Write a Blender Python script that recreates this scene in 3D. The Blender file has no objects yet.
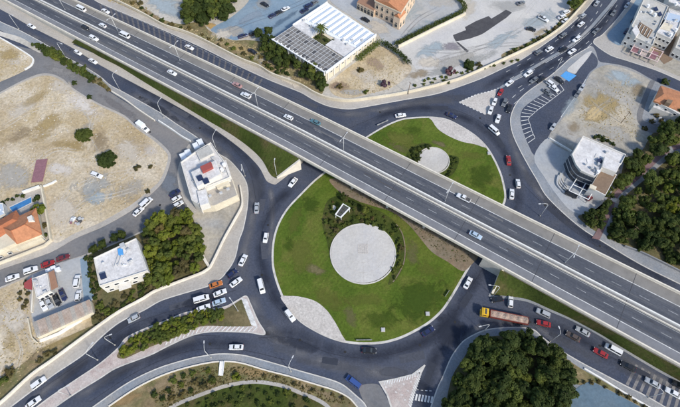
import bpy, bmesh, math, random
import numpy as np
from mathutils import Vector, Matrix
from math import radians, sin, cos, pi

C = bpy.context.scene.collection
R = random.Random(7)

# ------------------------------------------------------------------ camera, sky, sun, exposure
CAM_H, TILT, FOC = 157.0, radians(30), 486.0
cam_d = bpy.data.cameras.new("camera"); cam = bpy.data.objects.new("camera", cam_d); C.objects.link(cam)
cam.location = (0, 0, CAM_H); cam.rotation_euler = (TILT, 0, 0)
cam_d.sensor_fit = 'HORIZONTAL'; cam_d.angle = 2*math.atan(340/FOC)
cam_d.clip_start = 1; cam_d.clip_end = 5000
bpy.context.scene.camera = cam
SUN_EL, SUN_AZ = radians(40), radians(138)          # azimuth clockwise from +Y
w = bpy.data.worlds.new("World"); bpy.context.scene.world = w; w.use_nodes = True
nt = w.node_tree; bg = nt.nodes['Background']; sky = nt.nodes.new('ShaderNodeTexSky')
sky.sky_type = 'NISHITA'; sky.sun_disc = False; sky.sun_elevation = SUN_EL; sky.sun_rotation = SUN_AZ
nt.links.new(sky.outputs[0], bg.inputs[0]); bg.inputs[1].default_value = 0.14
sd = bpy.data.lights.new("sun", 'SUN'); sun = bpy.data.objects.new("sun", sd); C.objects.link(sun)
sd.energy = 2.6; sd.angle = radians(6); sd.color = (1, 0.93, 0.82)
sdir = Vector((sin(SUN_AZ)*cos(SUN_EL), cos(SUN_AZ)*cos(SUN_EL), sin(SUN_EL)))
sun.rotation_euler = sdir.to_track_quat('Z', 'Y').to_euler()
V = bpy.context.scene.view_settings
V.view_transform = 'Standard'; V.look = 'None'; V.exposure = 0.6; V.gamma = 1; V.use_curve_mapping = False

# ------------------------------------------------------------------ survey: photo coordinates -> plan metres on a level z
CT, ST = cos(TILT), sin(TILT)
def P(p, z=0.0):
    x = (p[0]-340)/FOC; y = (203.5-p[1])/FOC
    dz = y*ST-CT; t = (z-CAM_H)/dz
    return Vector((x*t, (y*CT+ST)*t, z))
def PL(pts, z=0.0): return [P(p, z) for p in pts]

def smooth(pts, closed=False, n=5):
    pts = [Vector(p) for p in pts]; out = []; L = len(pts)
    rng = range(L) if closed else range(L-1)
    for i in rng:
        p1, p2 = pts[i], pts[(i+1) % L]
        p0 = pts[i-1] if (closed or i > 0) else p1
        p3 = pts[(i+2) % L] if (closed or i+2 < L) else p2
        a = (p2-p1).length
        for k in range(n):
            t = k/n
            m1 = (p2-p0)*0.5; m2 = (p3-p1)*0.5
            if m1.length > a: m1 *= a/m1.length
            if m2.length > a: m2 *= a/m2.length
            out.append((2*t**3-3*t**2+1)*p1+(t**3-2*t**2+t)*m1+(-2*t**3+3*t**2)*p2+(t**3-t**2)*m2)
    if not closed: out.append(pts[-1])
    return out

# ------------------------------------------------------------------ materials
MATS = {}
def N(nt, typ, **kw):
    n = nt.nodes.new(typ)
    for k, v in kw.items(): setattr(n, k, v)
    return n
def ramp(nt, fac, stops):
    r = N(nt, 'ShaderNodeValToRGB'); e = r.color_ramp.elements
    while len(e) < len(stops): e.new(0.5)
    for el, (p, c) in zip(e, stops):
        el.position = p; el.color = (*c, 1) if len(c) == 3 else c
    nt.links.new(fac, r.inputs[0]); return r.outputs[0]
def noise(nt, vec, scale, detail=6, rough=0.6, dist=0.0):
    n = N(nt, 'ShaderNodeTexNoise'); n.inputs['Scale'].default_value = scale
    n.inputs['Detail'].default_value = detail; n.inputs['Roughness'].default_value = rough
    n.inputs['Distortion'].default_value = dist
    nt.links.new(vec, n.inputs['Vector']); return n.outputs['Fac']
def mixc(nt, fac, a, b, mode='MIX'):
    m = N(nt, 'ShaderNodeMix', data_type='RGBA', blend_type=mode)
    if isinstance(fac, (int, float)): m.inputs[0].default_value = fac
    else: nt.links.new(fac, m.inputs[0])
    for s, v in ((6, a), (7, b)):
        if isinstance(v, tuple): m.inputs[s].default_value = (*v, 1)
        else: nt.links.new(v, m.inputs[s])
    return m.outputs[2]
def new_mat(name, rough=0.8, metal=0.0, spec=0.3):
    m = bpy.data.materials.new(name); m.use_nodes = True; nt = m.node_tree
    b = nt.nodes['Principled BSDF']; b.inputs['Roughness'].default_value = rough
    b.inputs['Metallic'].default_value = metal; b.inputs['Specular IOR Level'].default_value = spec
    MATS[name] = m; return m, nt, b
def pos(nt): return N(nt, 'ShaderNodeNewGeometry').outputs['Position']
def bump(nt, b, h, strength=0.3, dist=0.1):
    n = N(nt, 'ShaderNodeBump'); n.inputs['Strength'].default_value = strength; n.inputs['Distance'].default_value = dist
    nt.links.new(h, n.inputs['Height']); nt.links.new(n.outputs[0], b.inputs['Normal'])

def ground_mat(name, large, lscale, tint, tscale, tamount, fine=(0.75, 1.2), fscale=2.2, rough=0.95, b=0.4, seed=0.0):
    """large: ramp stops over a broad noise; tint: second colour in patches; fine: grain multiplier"""
    m, nt, bs = new_mat(name, rough, 0, 0.15)
    mp = N(nt, 'ShaderNodeMapping'); mp.inputs['Location'].default_value = (seed*31, seed*17, 0)
    nt.links.new(pos(nt), mp.inputs[0]); v = mp.outputs[0]
    c = ramp(nt, noise(nt, v, lscale, 8, 0.65, 0.4), large)
    f2 = ramp(nt, noise(nt, v, tscale, 7, 0.7, 0.8), [(0.5-0.12, (0, 0, 0)), (0.5+0.14, (tamount,)*3)])
    c = mixc(nt, f2, c, tint)
    fn = noise(nt, v, fscale, 8, 0.75)
    g = ramp(nt, fn, [(0.3, (fine[0],)*3), (0.7, (fine[1],)*3)])
    c = mixc(nt, 1.0, c, g, 'MULTIPLY')
    nt.links.new(c, bs.inputs['Base Color']); bump(nt, bs, fn, b, 0.25); return m

ground_mat('dry_earth', [(0.3, (.31, .24, .15)), (0.42, (.45, .37, .26)), (0.55, (.57, .50, .39)), (0.7, (.66, .60, .51))], .045,
           (.40, .30, .15), .05, .7, (0.58, 1.28), 1.1)
ground_mat('pale_earth', [(0.3, (.36, .34, .31)), (0.5, (.48, .46, .42)), (0.7, (.58, .55, .50))], .06, (.40, .35, .26), .05, .6, (0.72, 1.18), 0.8, seed=2)
ground_mat('lot_earth', [(0.3, (.28, .31, .32)), (0.45, (.37, .355, .33)), (0.6, (.46, .41, .32)), (0.75, (.56, .47, .34))], .035, (.20, .19, .16), .07, .6, (0.72, 1.2), 0.8, seed=5)
ground_mat('verge_earth', [(0.3, (.13, .10, .06)), (0.5, (.24, .18, .10)), (0.7, (.36, .28, .17))], .09, (.10, .12, .04), .12, .8, (0.6, 1.3), 0.9, seed=3)
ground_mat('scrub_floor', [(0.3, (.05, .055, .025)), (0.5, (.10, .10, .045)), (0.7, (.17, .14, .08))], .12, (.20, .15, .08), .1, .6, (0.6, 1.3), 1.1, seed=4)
ground_mat('brown_soil', [(0.3, (.14, .10, .065)), (0.6, (.24, .18, .12)), (0.75, (.30, .24, .17))], .2, (.20, .19, .15), .15, .6, (0.7, 1.25), 1.2, seed=6)
ground_mat('bed_soil', [(0.3, (.06, .06, .03)), (0.6, (.10, .095, .045)), (0.75, (.15, .13, .07))], .3, (.08, .10, .03), .3, .7, (0.6, 1.3), 1.5, seed=7)
ground_mat('grey_paving', [(0.3, (.27, .29, .32)), (0.5, (.36, .38, .40)), (0.7, (.44, .45, .46))], .03, (.42, .40, .36), .05, .6, (0.85, 1.1), 1.0, seed=8)
ground_mat('pale_paving', [(0.3, (.43, .415, .385)), (0.5, (.51, .49, .455)), (0.7, (.58, .56, .52))], .07, (.43, .43, .45), .06, .5, (0.85, 1.1), 1.4, seed=9)
ground_mat('blue_lot', [(0.3, (.065, .11, .15)), (0.5, (.085, .14, .19)), (0.7, (.12, .18, .23))], .05, (.13, .17, .20), .07, .6, (0.8, 1.15), .8, seed=30)
ground_mat('blue_paving', [(0.3, (.13, .20, .27)), (0.5, (.17, .25, .33)), (0.7, (.22, .30, .37))], .05, (.26, .32, .36), .07, .6, (0.85, 1.1), .8, seed=10)
ground_mat('sidewalk', [(0.3, (.17, .195, .23)), (0.5, (.225, .25, .28)), (0.7, (.30, .31, .33))], .06, (.33, .31, .28), .04, .7, (0.75, 1.2), 1.6, seed=11)
ground_mat('tan_sidewalk', [(0.3, (.31, .285, .25)), (0.5, (.40, .365, .315)), (0.7, (.50, .46, .40))], .06, (.38, .37, .36), .05, .6, (0.8, 1.15), 1.5, seed=12)
ground_mat('concrete', [(0.3, (.40, .38, .34)), (0.5, (.50, .48, .43)), (0.7, (.60, .57, .51))], .08, (.34, .32, .29), .15, .5, (0.82, 1.12), 1.6, seed=13)
ground_mat('cream_wall', [(0.3, (.58, .52, .40)), (0.6, (.68, .62, .49)), (0.75, (.74, .69, .57))], .2, (.50, .44, .33), .3, .4, (0.85, 1.08), 2.0, seed=14)
ground_mat('pink_paving', [(0.3, (.34, .27, .25)), (0.5, (.44, .36, .33)), (0.7, (.54, .47, .43))], .25, (.50, .47, .44), .2, .8, (0.7, 1.2), 2.4, seed=15)
ground_mat('cobble', [(0.3, (.44, .41, .37)), (0.5, (.54, .51, .47)), (0.7, (.62, .59, .55))], .1, (.48, .43, .40), .2, .5, (0.6, 1.2), 1.8, seed=16)
ground_mat('old_asphalt', [(0.3, (.12, .125, .135)), (0.5, (.155, .16, .17)), (0.7, (.19, .19, .195))], .05, (.24, .22, .20), .045, .6, (0.82, 1.15), 1.0, seed=17)
ground_mat('asphalt', [(0.3, (.040, .051, .080)), (0.5, (.052, .064, .096)), (0.7, (.074, .085, .115))], .03, (.085, .089, .106), .05, .6, (0.68, 1.3), 1.5, 0.85, .2, seed=18)
ground_mat('patch_asphalt', [(0.3, (.055, .055, .062)), (0.6, (.072, .07, .075)), (0.75, (.09, .088, .09))], .1, (.10, .10, .105), .2, .5, (0.8, 1.15), 1.0, seed=19)
ground_mat('white_roof', [(0.3, (.54, .54, .55)), (0.5, (.70, .69, .68)), (0.7, (.78, .77, .75))], .22, (.48, .46, .45), .3, .7, (0.74, 1.1), 1.1, seed=20)
ground_mat('grey_roof', [(0.3, (.36, .36, .35)), (0.5, (.45, .45, .43)), (0.7, (.55, .54, .51))], .15, (.50, .46, .38), .2, .5, (0.8, 1.1), 1.2, seed=21)
ground_mat('stucco', [(0.3, (.60, .58, .54)), (0.6, (.70, .68, .63)), (0.75, (.76, .74, .69))], .3, (.55, .52, .47), .3, .4, (0.88, 1.06), 2.0, seed=22)
ground_mat('church_wall', [(0.3, (.62, .46, .33)), (0.6, (.70, .54, .40)), (0.75, (.76, .62, .49))], .3, (.60, .45, .33), .3, .4, (0.85, 1.08), 2.0, seed=23)
ground_mat('track_red', [(0.3, (.17, .10, .10)), (0.6, (.22, .13, .13)), (0.75, (.27, .18, .17))], .2, (.20, .17, .17), .15, .6, (0.8, 1.15), 1.5, seed=24)
ground_mat('rust_sheet', [(0.3, (.36, .31, .26)), (0.5, (.44, .37, .32)), (0.7, (.50, .44, .39))], .25, (.33, .23, .17), .22, .7, (0.8, 1.15), 1.6, .7, seed=25)
ground_mat('sand_load', [(0.3, (.34, .25, .20)), (0.5, (.46, .36, .29)), (0.7, (.54, .46, .38))], .5, (.40, .26, .20), .4, .6, (0.65, 1.2), 2.0, b=1.0, seed=26)

def grass_mat(name, stops, tint, seed, stripe=0.25):
    m, nt, bs = new_mat(name, 0.95, 0, 0.1)
    mp = N(nt, 'ShaderNodeMapping'); mp.inputs['Location'].default_value = (seed*13, seed*7, 0); nt.links.new(pos(nt), mp.inputs[0]); v = mp.outputs[0]
    c = ramp(nt, noise(nt, v, .06, 8, .7, .5), stops)
    f = ramp(nt, noise(nt, v, .09, 6, .65, .6), [(.5, (0, 0, 0)), (.68, (.8, .8, .8))]); c = mixc(nt, f, c, tint)
    mr = N(nt, 'ShaderNodeMapping'); mr.inputs['Rotation'].default_value = (0, 0, radians(38)); nt.links.new(v, mr.inputs[0])
    wv = N(nt, 'ShaderNodeTexWave'); wv.inputs['Scale'].default_value = .19; wv.inputs['Distortion'].default_value = 2.2
    wv.inputs['Detail'].default_value = 4; wv.inputs['Detail Scale'].default_value = 1.5; nt.links.new(mr.outputs[0], wv.inputs[0])
    g = ramp(nt, wv.outputs['Fac'], [(.2, (1-stripe*.5,)*3), (.8, (1+stripe*.3,)*3)]); c = mixc(nt, 1.0, c, g, 'MULTIPLY')
    fn = noise(nt, v, 1.6, 9, .8); g = ramp(nt, fn, [(.3, (.55,)*3), (.7, (1.4,)*3)]); c = mixc(nt, 1.0, c, g, 'MULTIPLY')
    nt.links.new(c, bs.inputs['Base Color']); bump(nt, bs, fn, .6, .3); return m
grass_mat('lawn', [(.3, (.056, .095, .013)), (.5, (.082, .122, .017)), (.7, (.120, .150, .027))], (.14, .140, .035), 1, .09)
grass_mat('bank_grass', [(.3, (.030, .045, .010)), (.5, (.055, .075, .016)), (.7, (.09, .10, .03))], (.11, .085, .04), 2, .12)

def leaf_mat(name, a, b, c):
    m, nt, bs = new_mat(name, 0.7, 0, 0.2)
    oi = N(nt, 'ShaderNodeObjectInfo'); tc = N(nt, 'ShaderNodeTexCoord')
    f = noise(nt, tc.outputs['Object'], .55, 4, .7)
    col = ramp(nt, f, [(.3, a), (.52, b), (.72, c)])
    g = ramp(nt, oi.outputs['Random'], [(0, (.7, .74, .7)), (.5, (1, 1, 1)), (1, (1.3, 1.16, .95))])
    col = mixc(nt, 1.0, col, g, 'MULTIPLY')
    nt.links.new(col, bs.inputs['Base Color'])
    bs.inputs['Subsurface Weight'].default_value = 0
    tr = N(nt, 'ShaderNodeBsdfTranslucent'); nt.links.new(col, tr.inputs[0])
    mx = N(nt, 'ShaderNodeMixShader'); mx.inputs[0].default_value = .42
    nt.links.new(bs.outputs[0], mx.inputs[1]); nt.links.new(tr.outputs[0], mx.inputs[2])
    nt.links.new(mx.outputs[0], nt.nodes['Material Output'].inputs[0]); return m
leaf_mat('leaf_dark', (.040, .060, .016), (.068, .096, .024), (.110, .136, .034))
leaf_mat('leaf_mid', (.070, .102, .022), (.118, .152, .034), (.185, .210, .05))
leaf_mat('leaf_dry', (.090, .085, .035), (.145, .125, .052), (.20, .165, .085))
leaf_mat('leaf_bright', (.11, .145, .018), (.175, .212, .03), (.26, .28, .055))
leaf_mat('leaf_purple', (.09, .05, .075), (.17, .10, .14), (.26, .17, .21))

def flat(name, col, rough=.5, metal=0., spec=.4, var=.12, scale=1.5):
    m, nt, bs = new_mat(name, rough, metal, spec)
    f = noise(nt, pos(nt), scale, 5, .65); g = ramp(nt, f, [(.3, (1-var,)*3), (.7, (1+var*.7,)*3)])
    nt.links.new(mixc(nt, 1.0, col, g, 'MULTIPLY'), bs.inputs['Base Color']); return m
flat('line_paint', (.62, .62, .60), .7, var=.35, scale=.7)
flat('faded_paint', (.27, .28, .29), .8, var=.5, scale=.5)
flat('bar_paint', (.115, .112, .118), .8, var=.3, scale=.6)
flat('kerb', (.52, .50, .46), .9, var=.25, scale=.5)
flat('parapet', (.66, .61, .52), .85, var=.15, scale=.4)
flat('barrier', (.70, .69, .65), .8, var=.12, scale=.4)
flat('shoulder', (.205, .195, .18), .9, var=.18, scale=.25)
flat('grey_shoulder', (.185, .19, .205), .9, var=.18, scale=.25)
flat('steel', (.55, .56, .58), .45, .6); flat('pole_paint', (.56, .57, .57), .5)
flat('glass', (.02, .024, .03), .08, 0, .6, .05); flat('dark_glass', (.035, .045, .06), .15, 0, .6, .1)
flat('tyre', (.02, .02, .02), .8); flat('rim', (.4, .4, .42), .4, .7)
flat('lamp_shell', (.50, .51, .52), .4); flat('lamp_white', (.8, .8, .78), .25); flat('lamp_red', (.35, .02, .02), .3)
flat('bark', (.09, .065, .045), .95, var=.3); flat('frame_white', (.72, .72, .70), .5)
flat('window_dark', (.03, .035, .045), .15, 0, .6); flat('brown_door', (.10, .05, .03), .7)
flat('roof_tile', (.43, .19, .095), .85, var=.25, scale=.9); flat('roof_tile_dark', (.36, .13, .06), .85, var=.25, scale=.9)
flat('terrace_brown', (.20, .14, .095), .9, var=.2); flat('awning_red', (.30, .06, .06), .85); flat('awning_brown', (.30, .17, .11), .85)
flat('dark_red_roof', (.30, .07, .06), .85); flat('panel_grey', (.17, .16, .15), .7, var=.25); flat('panel_dark', (.075, .073, .075), .6, var=.2); flat('slat_grey', (.21, .20, .19), .7, var=.2)
flat('metal_white', (.74, .76, .78), .45, var=.08); flat('metal_blue', (.42, .50, .60), .5, var=.1)
flat('pool_water', (.05, .19, .42), .05, 0, .6, .15, .8); flat('canvas_blue', (.08, .30, .62), .7)
flat('tank_white', (.75, .75, .76), .5); flat('unit_grey', (.42, .43, .44), .6); flat('wood', (.16, .10, .06), .85)
flat('truck_yellow', (.70, .43, .03), .4); flat('truck_red', (.20, .04, .03), .6); flat('pink_frame', (.66, .52, .50), .7); flat('solar', (.02, .03, .07), .12, .2, .6)
flat('violet_panel', (.24, .12, .14), .85, var=.25)
flat('bar_paint_pale', (.20, .19, .185), .8, var=.35, scale=.6); flat('tuft', (.33, .27, .15), .95, var=.4, scale=.6)
flat('deck_dark', (.062, .067, .08), .9, var=.25, scale=.6); flat('deck_pale', (.125, .126, .132), .9, var=.25, scale=.6); flat('seam', (.020, .023, .034), .9, var=.5, scale=.4); flat('repair_mid', (.060, .066, .084), .9, var=.25); flat('repair_dark', (.031, .036, .051), .9, var=.2, scale=1.); flat('joint_dark', (.05, .052, .06), .9); flat('stain', (.36, .32, .27), .9, var=.3)
CARCOL = dict(white=(.78, .78, .77), silver=(.42, .44, .46), grey=(.16, .17, .18), black=(.018, .018, .02), red=(.34, .025, .025),
              maroon=(.16, .025, .03), navy=(.022, .03, .085), blue=(.045, .09, .27), orange=(.52, .17, .04), teal=(.10, .20, .23),
              pink=(.45, .26, .24), beige=(.50, .45, .36), brown=(.10, .075, .06), lightblue=(.42, .52, .62))
for k, c in CARCOL.items():
    m, nt, bs = new_mat('paint_'+k, .28, .15, .5); bs.inputs['Base Color'].default_value = (*c, 1)
    bs.inputs['Coat Weight'].default_value = .5; bs.inputs['Coat Roughness'].default_value = .08

# ------------------------------------------------------------------ object helpers
def link(name, me, parent=None, mat=None):
    o = bpy.data.objects.new(name, me); C.objects.link(o)
    if mat and not me.materials: me.materials.append(MATS[mat])
    if parent: o.parent = parent
    return o
def tag(o, label, cat, group=None, kind=None):
    if label: o['label'] = label
    if cat: o['category'] = cat
    if group: o['group'] = group
    if kind: o['kind'] = kind
    return o
def thing(name, label, cat, loc=(0, 0, 0), rz=0., group=None):
    o = bpy.data.objects.new(name, None); C.objects.link(o); o.location = loc; o.rotation_euler = (0, 0, rz)
    return tag(o, label, cat, group)
def struct(o): o['kind'] = 'structure'; return o

class MB:
    def __init__(s): s.v = []; s.f = []
    def add(s, vs, fs):
        b = len(s.v); s.v += [tuple(v) for v in vs]; s.f += [tuple(i+b for i in f) for f in fs]; return s
    def box(s, c, d, rz=0.):
        x, y, z = [k/2 for k in d]; vs = []
        for sx, sy, sz in ((-1,-1,-1),(1,-1,-1),(1,1,-1),(-1,1,-1),(-1,-1,1),(1,-1,1),(1,1,1),(-1,1,1)):
            px, py = sx*x, sy*y; vs.append((c[0]+px*cos(rz)-py*sin(rz), c[1]+px*sin(rz)+py*cos(rz), c[2]+sz*z))
        return s.add(vs, [(3,2,1,0),(4,5,6,7),(0,1,5,4),(1,2,6,5),(2,3,7,6),(3,0,4,7)])
    def prism(s, pts, z0, z1, bottom=False):
        pts = [(p[0], p[1]) for p in pts]; n = len(pts)
        if sum(pts[i][0]*pts[(i+1)%n][1]-pts[(i+1)%n][0]*pts[i][1] for i in range(n)) < 0: pts = pts[::-1]
        vs = [(x, y, z0) for x, y in pts]+[(x, y, z1) for x, y in pts]
        fs = [tuple(range(n, 2*n))]+[(i, (i+1) % n, n+(i+1) % n, n+i) for i in range(n)]
        if bottom: fs.append(tuple(range(n-1, -1, -1)))
        return s.add(vs, fs)
    def band(s, line, off0, off1, z0, z1, closed=False):
        """raised strip between two offsets of a polyline (left positive)"""
        L = [Vector((p[0], p[1])) for p in line]; n = len(L); vs = []
        for i, p in enumerate(L):
            a = L[i-1] if (i > 0 or closed) else p; b = L[(i+1) % n] if (i < n-1 or closed) else p
            t = (b-a).normalized() if (b-a).length > 1e-6 else Vector((1, 0)); nn = Vector((-t.y, t.x))
            for o in (off0, off1): q = p+nn*o; vs += [(q.x, q.y, z0), (q.x, q.y, z1)]
        fs = []
        for i in range(n if closed else n-1):
            a, b = 4*i, 4*((i+1) % n)
            if off1 > off0: fs += [(a+1, b+1, b+3, a+3), (a, b, b+1, a+1), (a+3, b+3, b+2, a+2)]
            else: fs += [(a+3, b+3, b+1, a+1), (a+1, b+1, b, a), (a+2, b+2, b+3, a+3)]
        if not closed:
            fs += [(0, 1, 3, 2), (4*n-2, 4*n-1, 4*n-3, 4*n-4)]
        return s.add(vs, fs)
    def tube(s, pts, rad, n=8):
        pts = [Vector(p) for p in pts]; rs = rad if isinstance(rad, (list, tuple)) else [rad]*len(pts); vs = []
        for i, p in enumerate(pts):
            t = (pts[min(i+1, len(pts)-1)]-pts[max(i-1, 0)]).normalized()
            u = t.cross(Vector((0, 0, 1)));  u = u.normalized() if u.length > .05 else t.cross(Vector((0, 1, 0))).normalized(); q = t.cross(u)
            vs += [p+rs[i]*(cos(2*pi*k/n)*u+sin(2*pi*k/n)*q) for k in range(n)]
        fs = [(i*n+k, i*n+(k+1) % n, (i+1)*n+(k+1) % n, (i+1)*n+k) for i in range(len(pts)-1) for k in range(n)]
        m = len(pts); fs += [tuple(range(n-1, -1, -1)), tuple(range((m-1)*n, m*n))]
        return s.add(vs, fs)
    def mesh(s, name, mat=None, flat=True):
        me = bpy.data.meshes.new(name); me.from_pydata(s.v, [], s.f)
        if mat: me.materials.append(MATS[mat])
        me.validate(); me.update()
        if not flat: me.polygons.foreach_set('use_smooth', [True]*len(me.polygons))
        return me
    def build(s, name, mat, parent=None, flat=True): return link(name, s.mesh(name, mat, flat), parent)

def slab(name, pts, z1, mat, sm=True, z0=-.3, n=4):
    g = PL(pts, z1); g = smooth(g, True, n) if sm else g
    return struct(MB().prism(g, z0, z1).build(name, mat))
def kerb_line(pts, z1=.16, wdt=.35, name='kerb', mat='kerb', closed=False, side=0.):
    g = smooth(PL(pts, .12), closed, 5)
    return struct(MB().band(g, side-wdt/2, side+wdt/2, -.1, z1, closed).build(name, mat))
def paint_line(pts, z=.012, wdt=.22, mat='line_paint', name='lane_marking', dash=None, gz=0.):
    g = smooth(PL(pts, gz), False, 8); mb = MB()
    if not dash: mb.band(g, -wdt/2, wdt/2, gz+z-.004, gz+z)
    else:
        d = [0]
        for a, b in zip(g, g[1:]): d.append(d[-1]+(b-a).length)
        def at(s):
            for i in range(len(g)-1):
                if d[i+1] >= s: return g[i].lerp(g[i+1], (s-d[i])/max(1e-6, d[i+1]-d[i]))
            return g[-1]
        s = 0
        while s+dash[0] < d[-1]: mb.band([at(s), at(s+dash[0])], -wdt/2, wdt/2, gz+z-.004, gz+z); s += dash[0]+dash[1]
    return struct(mb.build(name, mat))

# ------------------------------------------------------------------ ground, roads
gm = MB(); gm.add([(-1500, -600, -.35), (1500, -600, -.35), (1500, 2500, -.35), (-1500, 2500, -.35)], [(0, 1, 2, 3)])
struct(gm.build('ground', 'dry_earth'))
rd = PL([(-120, -60), (800, -60), (800, 460), (-120, 460)], 0)
struct(MB().add(rd, [(3, 2, 1, 0)]).build('road', 'asphalt'))
slab('side_street', [(-90, 5), (-40, 22), (0, 40), (30, 49), (44, 50), (71, 68), (100, 86), (154, 120), (192, 142), (186, 152), (179, 170), (180, 184), (187, 208), (178, 214), (160, 220), (143, 231), (126, 239), (71, 260), (0, 288), (-90, 325)], .02, 'old_asphalt', True)

# ---- west side
slab('verge', [(-60, -12), (0, 21.5), (19, 30), (44, 43.5), (65, 56.5), (85, 67), (100, 76.5), (110, 85), (125, 93), (159, 112), (175, 123), (197, 137.5), (193, 142), (158, 122), (112, 92), (100, 86.5), (85, 78), (70, 68), (50, 55), (37, 47), (15, 38), (0, 30), (-60, 0)], .10, 'sidewalk')
slab('verge', [(38, 46), (50, 49.5), (66, 59), (86, 70.5), (100, 79), (108, 86), (112, 92), (100, 86), (84, 77), (70, 67.5), (52, 56), (42, 50)], .14, 'verge_earth')
slab('verge', [(-60, 0), (0, 31), (20, 37), (36, 47), (40, 53), (20, 43), (0, 35.5), (-60, 10)], .12, 'pale_earth')
slab('dry_field', [(-60, 16), (0, 37), (15, 46), (33, 58), (32, 65), (25, 70), (14, 75.5), (0, 81.5), (-60, 105)], .13, 'dry_earth')
slab('pavement', [(-60, 122), (0, 92), (22, 80.6), (40, 73.7), (52, 74), (63, 79), (71, 86.5), (84, 95), (100, 104), (124, 115), (138, 127), (155, 138), (168, 150), (171, 157), (168, 170), (162, 183), (150, 195), (135, 208), (119, 218), (100, 228), (75, 238.5), (50, 252.5), (0, 269.5), (-60, 292)], .12, 'tan_sidewalk')
slab('dry_field', [(-60, 124), (0, 94), (22, 82.5), (40, 76), (51, 76), (62, 81), (70, 88.5), (84, 97), (100, 106), (123, 117), (137, 129), (153, 140), (165, 151), (168, 157), (165, 169), (159, 181), (148, 191), (132, 204), (117, 213), (99, 223), (75, 233), (53, 242), (43, 187), (20, 193), (-60, 222)], .16, 'dry_earth')
slab('house_plot', [(-60, 224), (20, 194.5), (42, 188), (52, 241), (48, 248), (30, 256), (0, 267), (-60, 288)], .17, 'tan_sidewalk', False)
# land between the street and the ring
slab('sidewalk', [(197, 141), (206, 146), (219, 154), (229.5, 160.5), (240, 172), (246, 182), (248, 193), (247, 209), (243, 229), (239, 240), (234, 260), (222, 277), (209, 285.5), (200, 288.5), (162, 300), (144, 310), (119, 322.5), (100, 338), (82.6, 355), (53, 375), (13, 405), (-10, 423), (-60, 455), (-60, 312), (0, 287), (35, 272.4), (71, 259), (83, 255), (126, 238), (143, 230), (160, 219.5), (178, 213.5), (187, 207), (182, 196), (178, 183), (178, 168), (184, 152), (190, 143)], .12, 'tan_sidewalk')
slab('plot', [(186, 152), (198, 143), (219, 156.5), (229, 163), (238, 174), (243, 187), (241, 199), (205, 212), (188, 206), (182, 195), (180, 170)], .17, 'tan_sidewalk')
slab('bare_ground', [(193, 216), (205, 210), (241, 200), (242.5, 207), (234.5, 221), (224.5, 239), (211, 265), (206, 258), (200, 240)], .18, 'lot_earth')
slab('scrub_ground', [(144, 232), (165, 219.5), (189, 215), (193, 218), (200, 240), (207, 263), (207, 269), (200, 273.5), (156, 290), (143, 298), (120, 311), (100, 324.5), (92, 324), (93, 310), (104, 297), (150, 275), (146, 250)], .19, 'scrub_floor')
slab('plot', [(86, 256), (126, 239.5), (143, 232), (152, 274), (102, 300), (93, 309), (90, 285)], .17, 'scrub_floor', False)
slab('yard', [(28, 276.5), (60, 262.5), (84, 256), (93, 300), (33, 323)], .18, 'grey_paving', False)
slab('yard', [(80, 259), (86, 257), (94, 298), (84, 302)], .21, 'blue_paving', False)
slab('dry_field', [(-60, 314), (0, 289), (26, 278), (32, 322), (37, 338), (92, 314), (98, 325), (53, 359.5), (32, 374.5), (0, 403.5), (-60, 448)], .165, 'dry_earth', False)
slab('verge', [(0, 402), (-40, 425), (-40, 395), (0, 378), (25, 362), (36, 352), (60, 340), (96, 324), (97, 326), (53, 358.5), (31, 373.5)], .19, 'verge_earth')
# long splitter island with hedge
slab('splitter_island', [(246, 296), (250, 303), (258, 321), (265, 334), (250, 332.5), (229, 331.5), (207, 332), (190, 336), (170, 345), (150, 355), (116, 368), (100, 378), (71, 396), (40, 418), (10, 440), (5, 432), (46, 400), (74, 381), (100, 363.5), (118, 348), (126, 338), (143, 329.5), (165, 321), (188, 312), (224, 307), (238, 300)], .13, 'pink_paving')
slab('splitter_island', [(243, 299), (247, 307), (256, 323), (251, 326), (229, 326.5), (200, 326.5), (177, 337), (149, 347.5), (125, 358.5), (117, 357), (120, 350), (128, 340), (144, 331), (166, 322.5), (189, 314), (224, 309.5)], .17, 'scrub_floor')
# bottom garden
slab('sidewalk', [(60, 431), (85, 413), (100, 402), (129.5, 382), (159, 368), (188.5, 359), (200, 356.6), (219, 354), (241, 355), (262, 360), (288.5, 367.6), (300, 371), (329.5, 379.4), (343, 385), (356, 395.7), (365, 404.5), (374, 425), (380, 455), (40, 455)], .12, 'sidewalk')
slab('garden', [(75, 433), (109, 406), (138, 387), (168, 373), (200, 364.3), (222, 361.5), (241, 363), (265, 370), (288.5, 376), (300, 379.5), (318, 385), (335, 390.5), (349, 398), (358, 408), (366, 428), (368, 455), (60, 455)], .17, 'verge_earth')
slab('garden_lawn', [(150, 425), (182, 402), (200, 395.7), (222, 387.6), (241, 383), (259, 382), (283, 386), (300, 392.7), (315, 398.6), (328, 407), (345, 430), (345, 455), (140, 455)], .20, 'bank_grass')
kl = smooth(PL([(140, 424), (172, 407), (182, 402), (200, 395), (222, 387), (241, 383), (259, 382), (283, 386), (300, 392.7), (315, 398.6), (328, 407), (345, 430)], .2), False, 5)
struct(MB().band(kl, -.55, .55, 0, .26).build('garden_path', 'tan_sidewalk'))
# small south splitter
slab('splitter_island', [(378.5, 381.5), (395, 378.3), (412, 374), (424.5, 364.5), (425.5, 365.5), (421.8, 373), (415, 392), (410.5, 410), (408, 440), (395, 440), (392, 412), (386.5, 395)], .13, 'kerb', False)
slab('splitter_island', [(381, 383), (396, 380), (412, 376), (420.5, 372), (419.5, 376), (413, 392), (408.5, 410), (406, 440), (397, 440), (394, 412), (388.5, 395)], .16, 'pink_paving', False)
slab('speed_table', [(360, 386), (377, 384), (384, 393), (391, 408), (396, 440), (378, 440), (369, 410), (362, 398)], .06, 'old_asphalt', True)
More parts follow.
